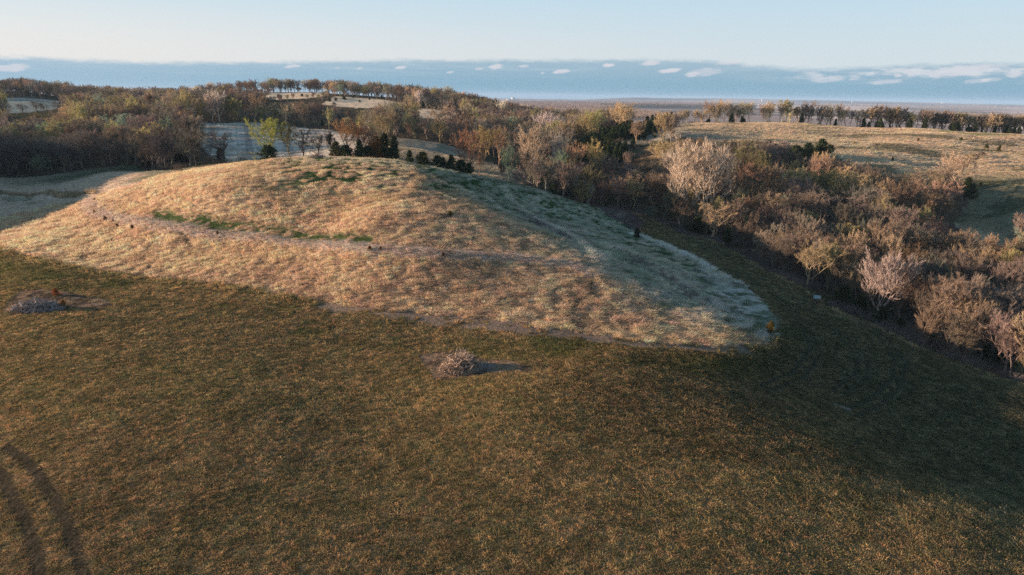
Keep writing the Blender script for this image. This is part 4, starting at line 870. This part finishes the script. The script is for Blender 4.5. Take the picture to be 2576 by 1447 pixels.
# scattered cedars and bushes on the meadow and the far ridge
for (u, v, s) in [(2418,352,.9),(2310,354,.5),(2150,358,.3),(2205,363,.3),(2290,372,.3),(2245,402,.45),(2275,400,.35),(2190,405,.35),(1905,316,.2),(2150,335,.25),(2480,378,.8),(2512,385,.9),(2465,470,.5)]:
    x, y = hit(u, v); add_tree('cedar', x, y, (s * 1.3, s * 1.3, s), PAL['cedar_olive'] if v > 375 or u == 2418 else PAL['cedar_rust'], zone='meadow', cname='cedar_olive')
for (u, v, s) in [(868,252,.9),(930,252,.8),(905,258,.7),(888,247,.9),(960,250,1.2),(760,243,1.2),(700,246,1.0),(830,256,1.4),(845,254,1.3),(865,250,1.5),(1010,268,1.4),(1065,270,1.4)]:
    x, y = hit(u, v); add_tree('cedar', x, y, (s * 1.4, s * 1.4, s), PAL['cedar'], zone='ridge', cname='cedar')
# a few of the lone bare trees in the far left field
for (u, v, kd, s) in [(60,290,'oak',.95),(95,286,'oak',1.15),(112,284,'oak',.9),(170,286,'slim',.9),(150,283,'oak',1.0),(20,296,'oak',1.0)]:
    x, y = hit(u, v); add_tree(kd, x, y, (s, s, s), PAL['dark'] * 1.3, zone='left field', cname='dark')
# leafless bushes by the meadow gully
for (u, v, s, c) in [(2455,400,1.0,'brown'),(2440,410,1.1,'tan'),(2470,392,.8,'brown'),(2360,440,.6,'brown'),(2300,455,.7,'grey'),(2345,452,.8,'brown'),(1700,372,.8,'brown'),(1760,362,.8,'tan'),(1690,345,.9,'tan')]:
    x, y = hit(u, v); add_tree('small', x, y, (s * 1.2, s * 1.2, s), PAL[c], zone='meadow bushes', cname=c)

WHERE = {'ravine': 'in the dark wooded ravine beyond the crop field', 'middle': 'in the middle wood between the hill and the meadow', 'left edge': 'along the shaded wood edge behind the left pasture',
         'hillside': 'on the wooded hillside behind the striped field', 'far': 'on the far wooded ridge under the sky', 'rim': 'in the tree row along the far rim of the meadow', 'gully': 'in the cedar thicket at the gully head',
         'meadow': 'dotted on the open right hand meadow', 'ridge': 'dotted on the sunlit clearings of the far ridge', 'left field': 'in the far left shaded blue green field', 'meadow bushes': 'on the lower border of the meadow'}
SHAPE = dict(round='domed', oak='crooked', fan='many stemmed', slim='slender', small='bushy', pale='whitish', bud='leafing', cedar='')
CATS = dict(bare_tree='bare tree', white_barked_tree='white barked tree', budding_tree='budding tree', cedar_tree='cedar tree')
def emit_trees():
    byname = {}
    for t in TREES: byname.setdefault(NAMES[t['kind']], []).append(t)
    rest = []
    for nm, lst in byname.items():
        def size(t):
            if t['label']: return 1e9
            u = t['x'] / t['y']; edge = 1 if abs(u) < .80 else 0
            hide = .55 if t['zone'] in ('hillside',) else 1
            return t['s'][2] * HGT[t['kind']][t['var']] / t['y'] * edge * hide
        lst.sort(key=size, reverse=True); ind, more = lst[:288], lst[288:]
        lim = [t for t in ind if size(t) <= 0]; ind = [t for t in ind if size(t) > 0]; rest += more + lim
        for t in ind:
            tm, cm = KINDS[t['kind']][t['var']]
            e = empty(nm, (t['x'], t['y'], float(Z(t['x'], t['y'])) - .05), t['rz'], t['s'])
            if t['label']: lb, gr = t['label'], None
            else:
                w = 'cedar' if t['kind'] == 'cedar' else ('sycamore' if t['kind'] == 'pale' else 'tree'); hue = HUE.get(t['cname'], '')
                lb = ' '.join(q for q in [hue, SHAPE[t['kind']] if t['kind'] not in ('pale',) else '', w, WHERE[t['zone']]] if q); gr = lb.replace(w, w + 's', 1)
            tag(e, lb, CATS[nm], gr)
            for pn, me in (('trunk', tm), ('crown', cm)):
                o = obj(pn, me, e); c_ = t['col'] if pn == 'crown' or t['kind'] == 'pale' else (t['col'] * .75 + .03); o['tcol'] = [float(v) for v in c_]
    # the trees beyond the first few hundred: one mass
    rest = [t for t in rest if abs(t['x'] / t['y']) < .84]
    P = np.array([(t['x'], t['y'], 0) for t in rest]); P[:, 2] = Z(P[:, 0], P[:, 1]) - .05
    tag(scatter('woods', WOODP, P, np.array([t['rz'] for t in rest]), np.array([t['s'] for t in rest]), np.array([t['col'] for t in rest]), np.array([WIDX[(t['kind'], t['var'])] for t in rest])),
        'massed leafless woods covering the hillsides behind the nearer trees', 'woods')
    print('trees', {k: len(v) for k, v in byname.items()}, 'rest', len(rest))
emit_trees()

# -- brush: thickets along the field edge, on the hill's right flank and under the trees
def build_brush():
    B = [proto('brush_clump', brush(s)) for s in (1, 2, 3)]; r = np.random.default_rng(3)
    x, y = jitter_pts(0, 330, 110, 420, 2.0, 41); d = dline(x, y, east_b, 60)
    out = ~inside(x, y, Z_OPEN) & ~inside(x, y, Z_MEAD) & (x > 0)
    p = np.where(d < 14, .85, .32) * (fbm(x, y, 14, 5) > np.where(d < 12, .40, .46)); k = out & (d > 1.2) & (r.random(len(x)) < p) & in_view(x, y); x1, y1 = x[k], y[k]
    c1 = lerp(C(.24,.20,.19), C(.15,.125,.11), fbm(x1, y1, 10, 6)); s1 = r.uniform(.45, 1.1, len(x1))
    # dark stems on the flank
    fl = poly([(1300,532),(1330,540),(1400,565),(1470,600),(1500,622),(1470,618),(1400,592),(1340,566)]); fl2 = poly([(1470,508),(1540,515),(1620,560),(1600,590),(1570,565),(1530,545)])
    fl3 = poly([(1560,630),(1620,655),(1700,705),(1790,765),(1770,775),(1680,715),(1590,660)])
    x, y = jitter_pts(-20, 90, 150, 420, 1.25, 42); k = inside(x, y, fl) | inside(x, y, fl2) | (inside(x, y, fl3) & (r.random(len(x)) < .4)); x2, y2 = x[k], y[k]; s2 = r.uniform(.28, .5, len(x2)); c2 = np.tile(C(.17,.13,.14), (len(x2), 1)) * r.uniform(.8, 1.2, (len(x2), 1))
    # undergrowth of the other woods
    x, y = jitter_pts(-520, 260, 385, 640, 4.2, 43); k = ~in_open(x, y) & in_view(x, y) & (r.random(len(x)) < .35); x3, y3 = x[k], y[k]; s3 = r.uniform(.6, 1.3, len(x3)); c3 = np.tile(C(.15,.115,.09), (len(x3), 1))
    x4, y4 = jitter_pts(60, 330, 120, 420, 5, 44)
    x, y = np.r_[x1, x2, x3], np.r_[y1, y2, y3]; s = np.r_[s1, s2, s3]; c = np.r_[c1, c2, c3]
    tag(scatter('brush', B, np.c_[x, y, Z(x, y) - .05], r.uniform(0, 6.28, len(x)), np.c_[s * 1.3, s * 1.3, s], c, r.integers(0, 3, len(x))), 'grey brown leafless brush along the field edge and under the trees', 'brush')
    print('brush', len(x))
build_brush()

# ------------------------------------------------------------------ brush heaps, bushes and small things on the near ground
def gz(x, y): return float(Z(x, y))
M_STICK = leafy('dead_sticks', 0, mode='GEOMETRY', attr='scol', var=.3, scale=1.2)
def stick_mesh(name, rx, ry, h, n, cols, seed, thick=.035, long=1.6, up=.25, fine=1500):
    r = np.random.default_rng(seed); b = MB(); cl = []
    for i in range(n):
        a = r.uniform(0, 6.28); q = math.sqrt(r.random()); px, py = rx * q * cos(a), ry * q * sin(a); top = h * max(0, 1 - q ** 1.6) * (.75 + .5 * r.random())
        z = r.uniform(.1, 1) * top + .05; d = unit(np.array([r.normal(0, .8) + px * .12, r.normal(0, .8) + py * .12, r.normal(up, .45)])); L_ = long * r.uniform(.4, 1.2)
        c = np.array([px, py, z]); e0, e1 = c - d * L_ * .45, c + d * L_ * .55; e0[2] = max(e0[2], -.05); mid = (e0 + e1) / 2 + r.normal(0, .08, 3)
        w = thick * r.uniform(.4, 1.4); n0 = b.n; b.tube([e0, mid, e1], [w, w * .8, w * .35], 4); cl.append(np.tile(np.array(cols[r.integers(0, len(cols))]) * r.uniform(.75, 1.25), (b.n - n0, 1)))
    a = r.uniform(0, 6.28, fine); q = np.sqrt(r.random(fine)); P = np.c_[rx * q * np.cos(a), ry * q * np.sin(a), np.zeros(fine)]; P[:, 2] = h * np.maximum(0, 1 - q ** 1.6) * r.uniform(.2, 1.02, fine)
    D = r.normal(0, .6, (fine, 3)); D[:, 2] += up * 1.5; D /= np.linalg.norm(D, axis=1)[:, None]; n0 = b.n
    b.blades(P, D * r.uniform(.35, .95, (fine, 1)) * long / 1.6, .045 * np.ones(fine), r.normal(size=(fine, 3))); cl.append(np.repeat(np.array(cols)[r.integers(0, len(cols), fine)] * r.uniform(.7, 1.3, (fine, 1)), 3, 0))
    me = b.mesh(name, M_STICK); cl = np.concatenate(cl)
    a_ = me.attributes.new('scol', 'FLOAT_COLOR', 'POINT'); a_.data.foreach_set('color', np.c_[cl, np.ones(len(cl))].astype(np.float32).ravel()); return me
def mound_mesh(name, rx, ry, h, mt, seed):
    r = np.random.default_rng(seed); n, m = 28, 12; V = [(0, 0, h)]; F = []; T = []
    for j in range(1, m + 1):
        q = j / m
        for i in range(n):
            a = i / n * 2 * pi; k = 1 + .22 * vnoise(np.array([cos(a) * 2 + seed]), np.array([sin(a) * 2]), seed)[0]; hh = h * (1 - q * q) ** 1.2 * (.8 + .4 * r.random()) - .12 * (j == m)
            V.append((rx * q * cos(a) * k, ry * q * sin(a) * k, hh))
    for i in range(n): T.append((0, 1 + i, 1 + (i + 1) % n))
    for j in range(m - 1):
        for i in range(n): F.append((1 + j * n + i, 1 + (j + 1) * n + i, 1 + (j + 1) * n + (i + 1) % n, 1 + j * n + (i + 1) % n))
    return fastmesh(name, V, [np.array(F), np.array(T)], [mt], None, True)
M_SOIL = solid('heap_soil', (.06, .045, .035), .95, .35, 3, 0, .6)
def heap(px, rx, ry, h, n, cols, seed, label, cat='brush pile', fine=1500, rz=0, **kw):
    x, y = hit(*px) if len(px) == 2 else px[:2]; e = empty('brush_pile', (x, y, gz(x, y)), rz); tag(e, label, cat)
    obj('branches', stick_mesh('branches', rx, ry, h, n, cols, seed, fine=fine, **kw), e); obj('soil_mound', mound_mesh('soil_mound', rx * .8, ry * .8, h * .42, M_SOIL, seed), e); return e
TANS = [(.46,.33,.25), (.38,.27,.20), (.30,.22,.17)]; GREYS = [(.34,.30,.29), (.26,.22,.21), (.42,.36,.33), (.22,.17,.15)]
e = heap((1160, 930), 4.4, 3.4, 3.9, 900, TANS, 1, 'heap of pale dead brush on its bare patch in the middle of the crop field', fine=1200, up=.35, thick=.07)
lg = MB(); r_ = np.random.default_rng(44)
for i in range(26):
    a = r_.uniform(0, 6.28); q = r_.uniform(.3, 1); p = np.array([cos(a) * 4 * q, sin(a) * 3 * q, 2.6 * (1 - q) + .3]); d = unit(np.array([cos(a) * .7 + r_.normal(0, .4), sin(a) * .5 + r_.normal(0, .4), r_.normal(.05, .4)])); lg.tube([p - d, p + r_.normal(0, .05, 3), p + d * r_.uniform(.8, 2.2)], [.15, .12, .05], 6, True)
me = lg.mesh('logs', M_STICK, True); a_ = me.attributes.new('scol', 'FLOAT_COLOR', 'POINT'); a_.data.foreach_set('color', np.tile([.40,.30,.23,1.], len(me.vertices)).astype(np.float32)); obj('logs', me, e)
sk = MB(); r_ = np.random.default_rng(4)
for i in range(14):
    a = r_.uniform(0, 6.28); p = np.array([cos(a) * 1.2, sin(a) * 1.0 + .6, 1.8]); d = np.array([r_.normal(0, .35), r_.normal(0, .3), 1.]); sk.tube([p, p + d * .9, p + d * 1.8 + r_.normal(0, .1, 3)], [.035, .025, .012], 4)
me = sk.mesh('upright_stalks', M_STICK); a_ = me.attributes.new('scol', 'FLOAT_COLOR', 'POINT'); a_.data.foreach_set('color', np.tile([.5,.4,.32,1.], len(me.vertices)).astype(np.float32)); obj('upright_stalks', me, e)
x, y = hit(1195, 928)
e = empty('brush_pile', (x + 1.0, y, gz(x, y)), 0); tag(e, 'low dark tangle of twigs against the right of the central heap', 'brush pile'); obj('branches', stick_mesh('branches', 3.4, 2.2, 1.3, 160, GREYS[:2], 5, fine=900, thick=.03), e)
heap((98, 778), 6.2, 2.8, 2.8, 650, GREYS, 2, 'long grey heap of cut branches on its bare patch at the left of the field', fine=1200, thick=.08, long=2.4)
heap((805, 404, ), 3.6, 2.4, 1.7, 160, TANS + GREYS[:1], 3, 'small brush heap on the very crest of the hill', fine=1100) if False else None
x, y = PD(800, 400, 314)[:2]
e = empty('brush_pile', (x, y, gz(x, y)), 0); tag(e, 'small brush heap on the very crest of the hill', 'brush pile'); obj('branches', stick_mesh('branches', 4.4, 2.6, 2.3, 220, TANS[1:] + GREYS[:2], 6, fine=1500, thick=.05, long=2), e); obj('soil_mound', mound_mesh('soil_mound', 3.6, 2.2, 1.2, M_SOIL, 6), e)
x, y = hit(1107, 546)
e = empty('brush_pile', (x, y, gz(x, y)), -.2); tag(e, 'low mound of dead grass and soil beside a tiny cedar on the hill', 'brush pile'); obj('dead_grass', stick_mesh('dead_grass', 3.6, 1.8, 1.3, 120, TANS, 7, fine=1600, thick=.02, long=.9, up=.4), e); obj('soil_mound', mound_mesh('soil_mound', 3.2, 1.5, 1.0, M_SOIL, 7), e)
def branchy(name, x, y, L_, rz, col, seed, label, cat, n=14, lift=.5, thick=.12):
    r = np.random.default_rng(seed); b = MB(); P = np.array([[0, 0, .1], [L_ * .35, .1, lift * .5], [L_ * .7, -.1, lift * .9], [L_, .1, lift]]); b.tube(P, [thick, thick * .8, thick * .5, thick * .2], 6)
    for i in range(n):
        t = r.uniform(.25, 1); p = np.array([L_ * t, 0, lift * t]); d = unit(np.array([r.uniform(.2, 1), r.normal(0, .8), r.uniform(-.1, .9)])); l2 = L_ * r.uniform(.12, .34); b.tube([p, p + d * l2 * .5 + r.normal(0, .05, 3), p + d * l2], [thick * .35, thick * .25, thick * .08], 4)
    me = b.mesh(name, M_STICK); a_ = me.attributes.new('scol', 'FLOAT_COLOR', 'POINT'); a_.data.foreach_set('color', np.tile([*col, 1.], len(me.vertices)).astype(np.float32)); o = obj(name, me, None, (x, y, gz(x, y))); o.rotation_euler.z = rz
    tag(o, label, cat); return o
x, y = hit(436, 474); branchy('fallen_branch', x, y, 7.5, .05, (.2,.14,.11), 1, 'dark fallen branch lying on the sunlit grass of the upper hill', 'fallen branch', 24, .7, .14)
x, y = hit(2490, 822); branchy('fallen_tree', x, y, 9, .35, (.30,.25,.2), 2, 'leaning fallen tree over the clearing at the right edge of the ravine', 'fallen tree', 20, 1.6, .16)
x, y = PD(1373, 462, 352)[:2]; o = branchy('dead_snag', x, y, 6.2, 0, (.6,.55,.48), 3, 'thin white dead snag standing left of the dark cedar clump', 'dead tree', 10, .3, .16); o.rotation_euler = (0, radians(-86), 0)
x, y = PD(1832, 452, 292)[:2]; o = branchy('dead_snag', x, y, 13, 0, (.5,.45,.38), 4, 'tall bare dead snag left of the two whitish sycamores', 'dead tree', 12, .4, .2); o.rotation_euler = (0, radians(-82), .4); x, y = PD(1664, 440, 425)[:2]; o.location = (x, y, gz(x, y))
tm_, cm_ = KINDS['cedar'][3]
def bush(u, v, s, col, label, group=None):
    x, y = hit(u, v); e = empty('bush', (x, y, gz(x, y) - .05), random.uniform(0, 6), (s * 1.2, s * 1.2, s)); tag(e, label, 'bush', group)
    for pn, me in (('stem', tm_), ('foliage', cm_)): o = obj(pn, me, e); o['tcol'] = [float(c) for c in col]
bush(141, 744, .62, (.34,.13,.05), 'orange brown bush behind the grey heap at the left'); bush(160, 775, .62, (.40,.20,.07), 'yellowish rust bush at the right end of the grey heap')
for i, (u, v, s) in enumerate([(239,511,.42),(238,541,.38),(266,556,.5),(285,561,.34),(295,570,.36),(333,576,.5),(427,590,.3),(548,595,.34),(930,637,.42),(958,635,.3),(1115,650,.32),(1545,628,.3)]):
    bush(u, v, s, (.17,.08,.03), 'small dark rusty bush dotted along the terrace path of the hill', 'rusty bushes along the terrace path')

# pale lidded box at the edge of the ravine
M_LID = solid('weathered_sheet', (.30, .34, .33), .7, .35, 3, .1); M_PLANK = solid('old_planks', (.20, .14, .10), .9, .35, 6); M_SUNPLANK = solid('sunlit_planks', (.62, .40, .20), .8, .2, 4)
x, y = hit(2054, 760); rzb = radians(-28); e = empty('box_blind', (x, y, gz(x, y) + .05), rzb); tag(e, 'pale topped wooden box leaning at the brushy edge of the crop field', 'box')
b = MB(); W_, D_, Hh = 2.0, 1.5, 1.1
for sx in (-1, 1): b.box((sx * (W_ / 2 - .03), 0, Hh / 2 + .25), (.06, D_, Hh))
b.box((0, D_ / 2 - .03, Hh / 2 + .35), (W_ - .13, .06, Hh + .1)); b.box((0, -D_ / 2 + .03, .45), (W_ - .13, .05, .4)); obj('planks', b.mesh('planks', M_PLANK), e)
b = MB(); b.box((0, -.05, Hh + .38), (W_ + .3, D_ + .45, .05), 0, (radians(24), 'X'))
for q in range(9): b.box((-W_ / 2 - .1 + q * (W_ + .2) / 8, -.05, Hh + .42), (.05, D_ + .44, .035), 0, (radians(24), 'X'))
obj('lid', b.mesh('lid', M_LID), e)
for sx in (-1, 1):
    for sy in (-1, 1): b = MB(); b.box((sx * (W_ / 2 - .12), sy * (D_ / 2 - .14), .1), (.09, .09, .55)); obj('leg', b.mesh('leg', M_PLANK), e)
# sunlit plank box under the rim trees
x, y = PD(2062, 308, 628)[:2]; e = empty('plank_box', (x, y, gz(x, y)), radians(12)); tag(e, 'small sunlit orange wooden box under the trees on the meadow rim', 'box')
b = MB()
for q in range(5): b.box((0, -.65, .45 + q * .26), (3.2, .06, .23))
obj('front_boards', b.mesh('front_boards', M_SUNPLANK), e)  # front boards coloured bright orange to stand for sunlight on them
b = MB(); b.box((-1.57, 0, .95), (.06, 1.2, 1.25)); b.box((1.57, 0, .95), (.06, 1.2, 1.25)); b.box((0, .62, .95), (3.05, .06, 1.25)); obj('side_boards', b.mesh('side_boards', M_PLANK), e)
b = MB(); b.box((0, 0, 1.66), (3.5, 1.7, .07), 0, (radians(-7), 'X')); obj('roof', b.mesh('roof', M_PLANK), e)

# ------------------------------------------------------------------ the flood plain: groves, farm buildings, towers
def build_plain():
    LOW = []
    for s in (1, 2):
        tm, cm = bare_tree(seed=200 + s, h=14, R=6.5, fork=.15, limbs=7, sub=4, sub2=4, twigs=6, tw=1.5, tww=.34, upw=.5); LOW.append(proto('grove_tree', joined(tm, cm)))
    r = np.random.default_rng(8); X = []; Y_ = []; Sx = []; Cc = []
    def grove(px, sp, col, s0, dens=1.0, seed=1, nz=0):
        P = np.array([PZ(u, v, -30)[:2] for u, v in px]); x, y = jitter_pts(P[:, 0].min(), P[:, 0].max(), P[:, 1].min(), P[:, 1].max(), sp, seed); k = inside(x, y, P) & (r.random(len(x)) < dens)
        if nz: k &= fbm(x * .35, y, nz, seed + 3, 3) > .5
        x, y = x[k], y[k]; X.append(x); Y_.append(y); Sx.append(s0 * r.uniform(.7, 1.25, len(x))); Cc.append(C(*col) * r.uniform(.8, 1.2, (len(x), 1)))
    grove([(1340,300),(1690,302),(1660,288),(1600,281),(1480,276),(1400,280),(1330,284)], 15, (.42,.31,.23), 1.15, .75, 1)
    grove([(1200,276),(1500,276),(1560,272),(1500,266),(1380,262),(1200,262)], 34, (.38,.28,.23), 1.6, .8, 2)
    grove([(1250,261.5),(1560,266),(1700,264.5),(1900,266),(1900,262),(1700,259.5),(1400,257.5),(1240,257)], 75, (.34,.25,.21), 2.0, .75, 3)
    grove([(1512,270.2),(1560,271.8),(1770,273.2),(1900,274),(1900,271.2),(1770,270.2),(1640,269.0),(1512,268.0)], 30, (.20,.17,.14), 2.1, .9, 4)
    grove([(1900,269),(2600,277),(2600,270.5),(2200,265.5),(1900,262)], 120, (.33,.25,.21), 1.9, .6, 5, 1300)
    grove([(1700,285),(2150,292),(2600,300),(2600,288),(2150,282),(1700,279)], 60, (.33,.26,.2), 1.3, .35, 6, 500)
    grove([(2350,300),(2600,318),(2600,296),(2350,290)], 24, (.36,.28,.2), 1.3, .5, 7, 200)
    x, y, s, c = np.concatenate(X), np.concatenate(Y_), np.concatenate(Sx), np.concatenate(Cc)
    tag(scatter('flood_plain_woods', LOW, np.c_[x, y, Z(x, y)], r.uniform(0, 6.28, len(x)), np.c_[s * 1.15, s * 1.15, s], c, r.integers(0, 2, len(x))), 'pinkish bare groves spread over the distant flood plain', 'woods'); print('grove', len(x))
    wall = solid('pale_siding', (.75, .73, .70), .6, .06); roof = solid('metal_roof', (.60, .62, .64), .4, .1, 2, .3); conc = solid('concrete', (.55, .52, .48), .8, .15, .2); bluep = solid('pale_blue_metal', (.45, .6, .68), .5, .1)
    def barn(u, v, D, w, d, h, label, cat='farm building', rz=0, body=wall, top=roof):
        p = PD(u, v, D); x, y = p[0], p[1]; z0 = gz(x, y); e = empty('farm_building', (x, y, z0), rz); tag(e, label, cat)
        b = MB(); b.box((0, 0, h / 2), (w, d, h)); obj('wall', b.mesh('wall', body), e)
        rh = min(w, d) * .22; a, c2 = w / 2 + .6, d / 2 + .6; m = MB(); m.add([(-a, -c2, h), (a, -c2, h), (a, 0, h + rh), (-a, 0, h + rh), (-a, c2, h), (a, c2, h)], [(0,1,2,3), (3,2,5,4)], [(0, 3, 4), (1, 5, 2)]); obj('roof', m.mesh('roof', top), e)
        b = MB(); b.box((w * .18, -d / 2 - .08, h * .35), (w * .14, .1, h * .68)); obj('door', b.mesh('door', roof), e)
    for i, (u, v, D, w, d, h, lb) in enumerate([(1773,260,15800,60,30,16,'leftmost white shed of the distant cluster below the bluffs'),(1785,261,15400,50,30,16,'second white shed of the distant cluster below the bluffs'),
            (1797,261,15600,90,35,18,'longest white shed of the distant cluster below the bluffs'),(1809,262,15000,60,30,16,'rightmost white shed of the distant cluster below the bluffs'),
            (1840,263,14500,45,25,12,'small white farmhouse right of the distant shed cluster'),(1868,265,13500,40,22,12,'white barn above the brown plain, between shed cluster and tower'),
            (1910,266,13000,40,20,11,'tiny white building under the water tower on the bluffs'),(1934,267,12500,36,20,11,'tiny white building right of the one under the water tower'),
            (2289,269,15500,60,26,14,'left of two white barns beyond the meadow trees'),(2299,269.5,15500,55,26,14,'right of two white barns beyond the meadow trees'),
            (2368,271,15500,50,24,13,'lone white barn on the plain right of the paired barns'),(2508,272,16500,95,30,14,'long white building at the far right of the plain'),
            (2572,272,16500,60,30,14,'white building cut by the right edge of the view'),(2170,264,18500,50,25,14,'white house halfway up the low distant bluff'),(2260,265,19000,50,25,14,'pale house on the top of the low bluff at right')]):
        barn(u, v, D, w, d, h, lb, rz=.15 * ((i * 7) % 5 - 2))
    def tower(u, D, h, rb, label):
        x, y = PD(u, 250, D)[:2]; e = empty('water_tower', (x, y, gz(x, y)), 0); tag(e, label, 'water tower')
        b = MB(); b.tube([(0, 0, -5), (0, 0, 4), (0, 0, h * .7), (0, 0, h * .82)], [rb * .55, rb * .38, rb * .34, rb * .6], 16); obj('column', b.mesh('column', wall, True), e)
        b = MB(); b.tube([(0, 0, h * .74), (0, 0, h * .80), (0, 0, h * .88), (0, 0, h * .95), (0, 0, h)], [rb * .3, rb * .85, rb, rb * .8, .1], 20); obj('tank', b.mesh('tank', wall, True), e)
    tower(1917, 19800, 60, 17, 'white water tower standing on the high part of the distant bluffs'); tower(2144, 20000, 42, 17, 'white water tower on the middle of the distant bluffs'); tower(2371, 20500, 42, 18, 'small white water tower on the right end of the bluffs')
    x, y = PD(1291, 248, 14000)[:2]; e = empty('power_plant', (x, y, gz(x, y)), .2); tag(e, 'hazy pale power plant block on the horizon beside its chimney', 'power plant')
    b = MB(); b.box((0, 0, 35), (70, 50, 70)); obj('boiler_house', b.mesh('boiler_house', conc), e); b = MB(); b.box((-85, 0, 18), (95, 45, 36)); obj('turbine_hall', b.mesh('turbine_hall', conc), e)
    b = MB(); b.box((62, 0, 24), (50, 30, 48)); obj('annex', b.mesh('annex', wall), e)
    x, y = PD(1305, 248, 14000)[:2]; b = MB(); b.tube([(0, 0, -2), (0, 0, 60), (0, 0, 132)], [6, 5, 4], 14, True); tag(obj('chimney', b.mesh('chimney', conc), None, (x, y, gz(x, y))), 'tall thin chimney on the horizon right of the power plant', 'chimney')
    x, y = PD(1355, 249, 13000)[:2]; e = empty('conveyor', (x, y, gz(x, y)), 0); tag(e, 'slanting conveyor gallery on the horizon right of the chimney', 'conveyor'); b = MB(); b.box((0, 0, 24), (64, 6, 7), 0, (radians(-38), 'Y')); obj('gallery', b.mesh('gallery', wall), e)
    b = MB(); b.tube([(22, 0, -1), (22, 0, 40)], [2, 2], 8); obj('support', b.mesh('support', conc), e)
    x, y = PD(1267, 254, 1750)[:2]; e = empty('silo', (x, y, gz(x, y)), 0); tag(e, 'pale concrete silo poking above the ridge woods', 'silo'); zt = H + ray(1267, 252).z / ray(1267, 252).y * y - gz(x, y)
    b = MB(); b.tube([(0, 0, -1), (0, 0, zt * .9)], [3.6, 3.6], 20, True); obj('shaft', b.mesh('shaft', conc, True), e); b = MB(); b.tube([(0, 0, zt * .9 + .01), (0, 0, zt * .96), (0, 0, zt)], [3.9, 2.6, .2], 20); obj('cap', b.mesh('cap', roof), e)
    x, y = PD(1333, 275, 1150)[:2]; e = empty('grain_bin', (x, y, gz(x, y)), 0); tag(e, 'small pale blue grain bin among the brown ridge trees', 'grain bin'); zt = H + ray(1333, 269).z / ray(1333, 269).y * y - gz(x, y)
    b = MB(); b.tube([(0, 0, -1), (0, 0, zt * .8)], [2.2, 2.2], 18, True); obj('bin_wall', b.mesh('bin_wall', bluep, True), e); b = MB(); b.tube([(0, 0, zt * .8 + .01), (0, 0, zt)], [2.4, .2], 18); obj('roof', b.mesh('roof', roof), e)
build_plain()

# ------------------------------------------------------------------ haze: the air between here and the bluffs
def build_haze():
    b = MB(); b.box((0, 15500, 66.0), (120000, 39000, 212.0)); m = bpy.data.materials.new('haze'); m.use_nodes = True; nt = m.node_tree; nt.nodes.clear(); out = N(nt, 'ShaderNodeOutputMaterial')
    v = N(nt, 'ShaderNodeVolumePrincipled'); v.inputs['Color'].default_value = (.50, .70, 1.0, 1); v.inputs['Density'].default_value = HAZE; v.inputs['Anisotropy'].default_value = .0; L(nt, v.outputs[0], out.inputs['Volume'])
    o = obj('haze', b.mesh('haze', m)); tag(o, 'thin blue air haze over the whole valley', None, None, 'stuff')
HAZE = 3.2e-5
build_haze()
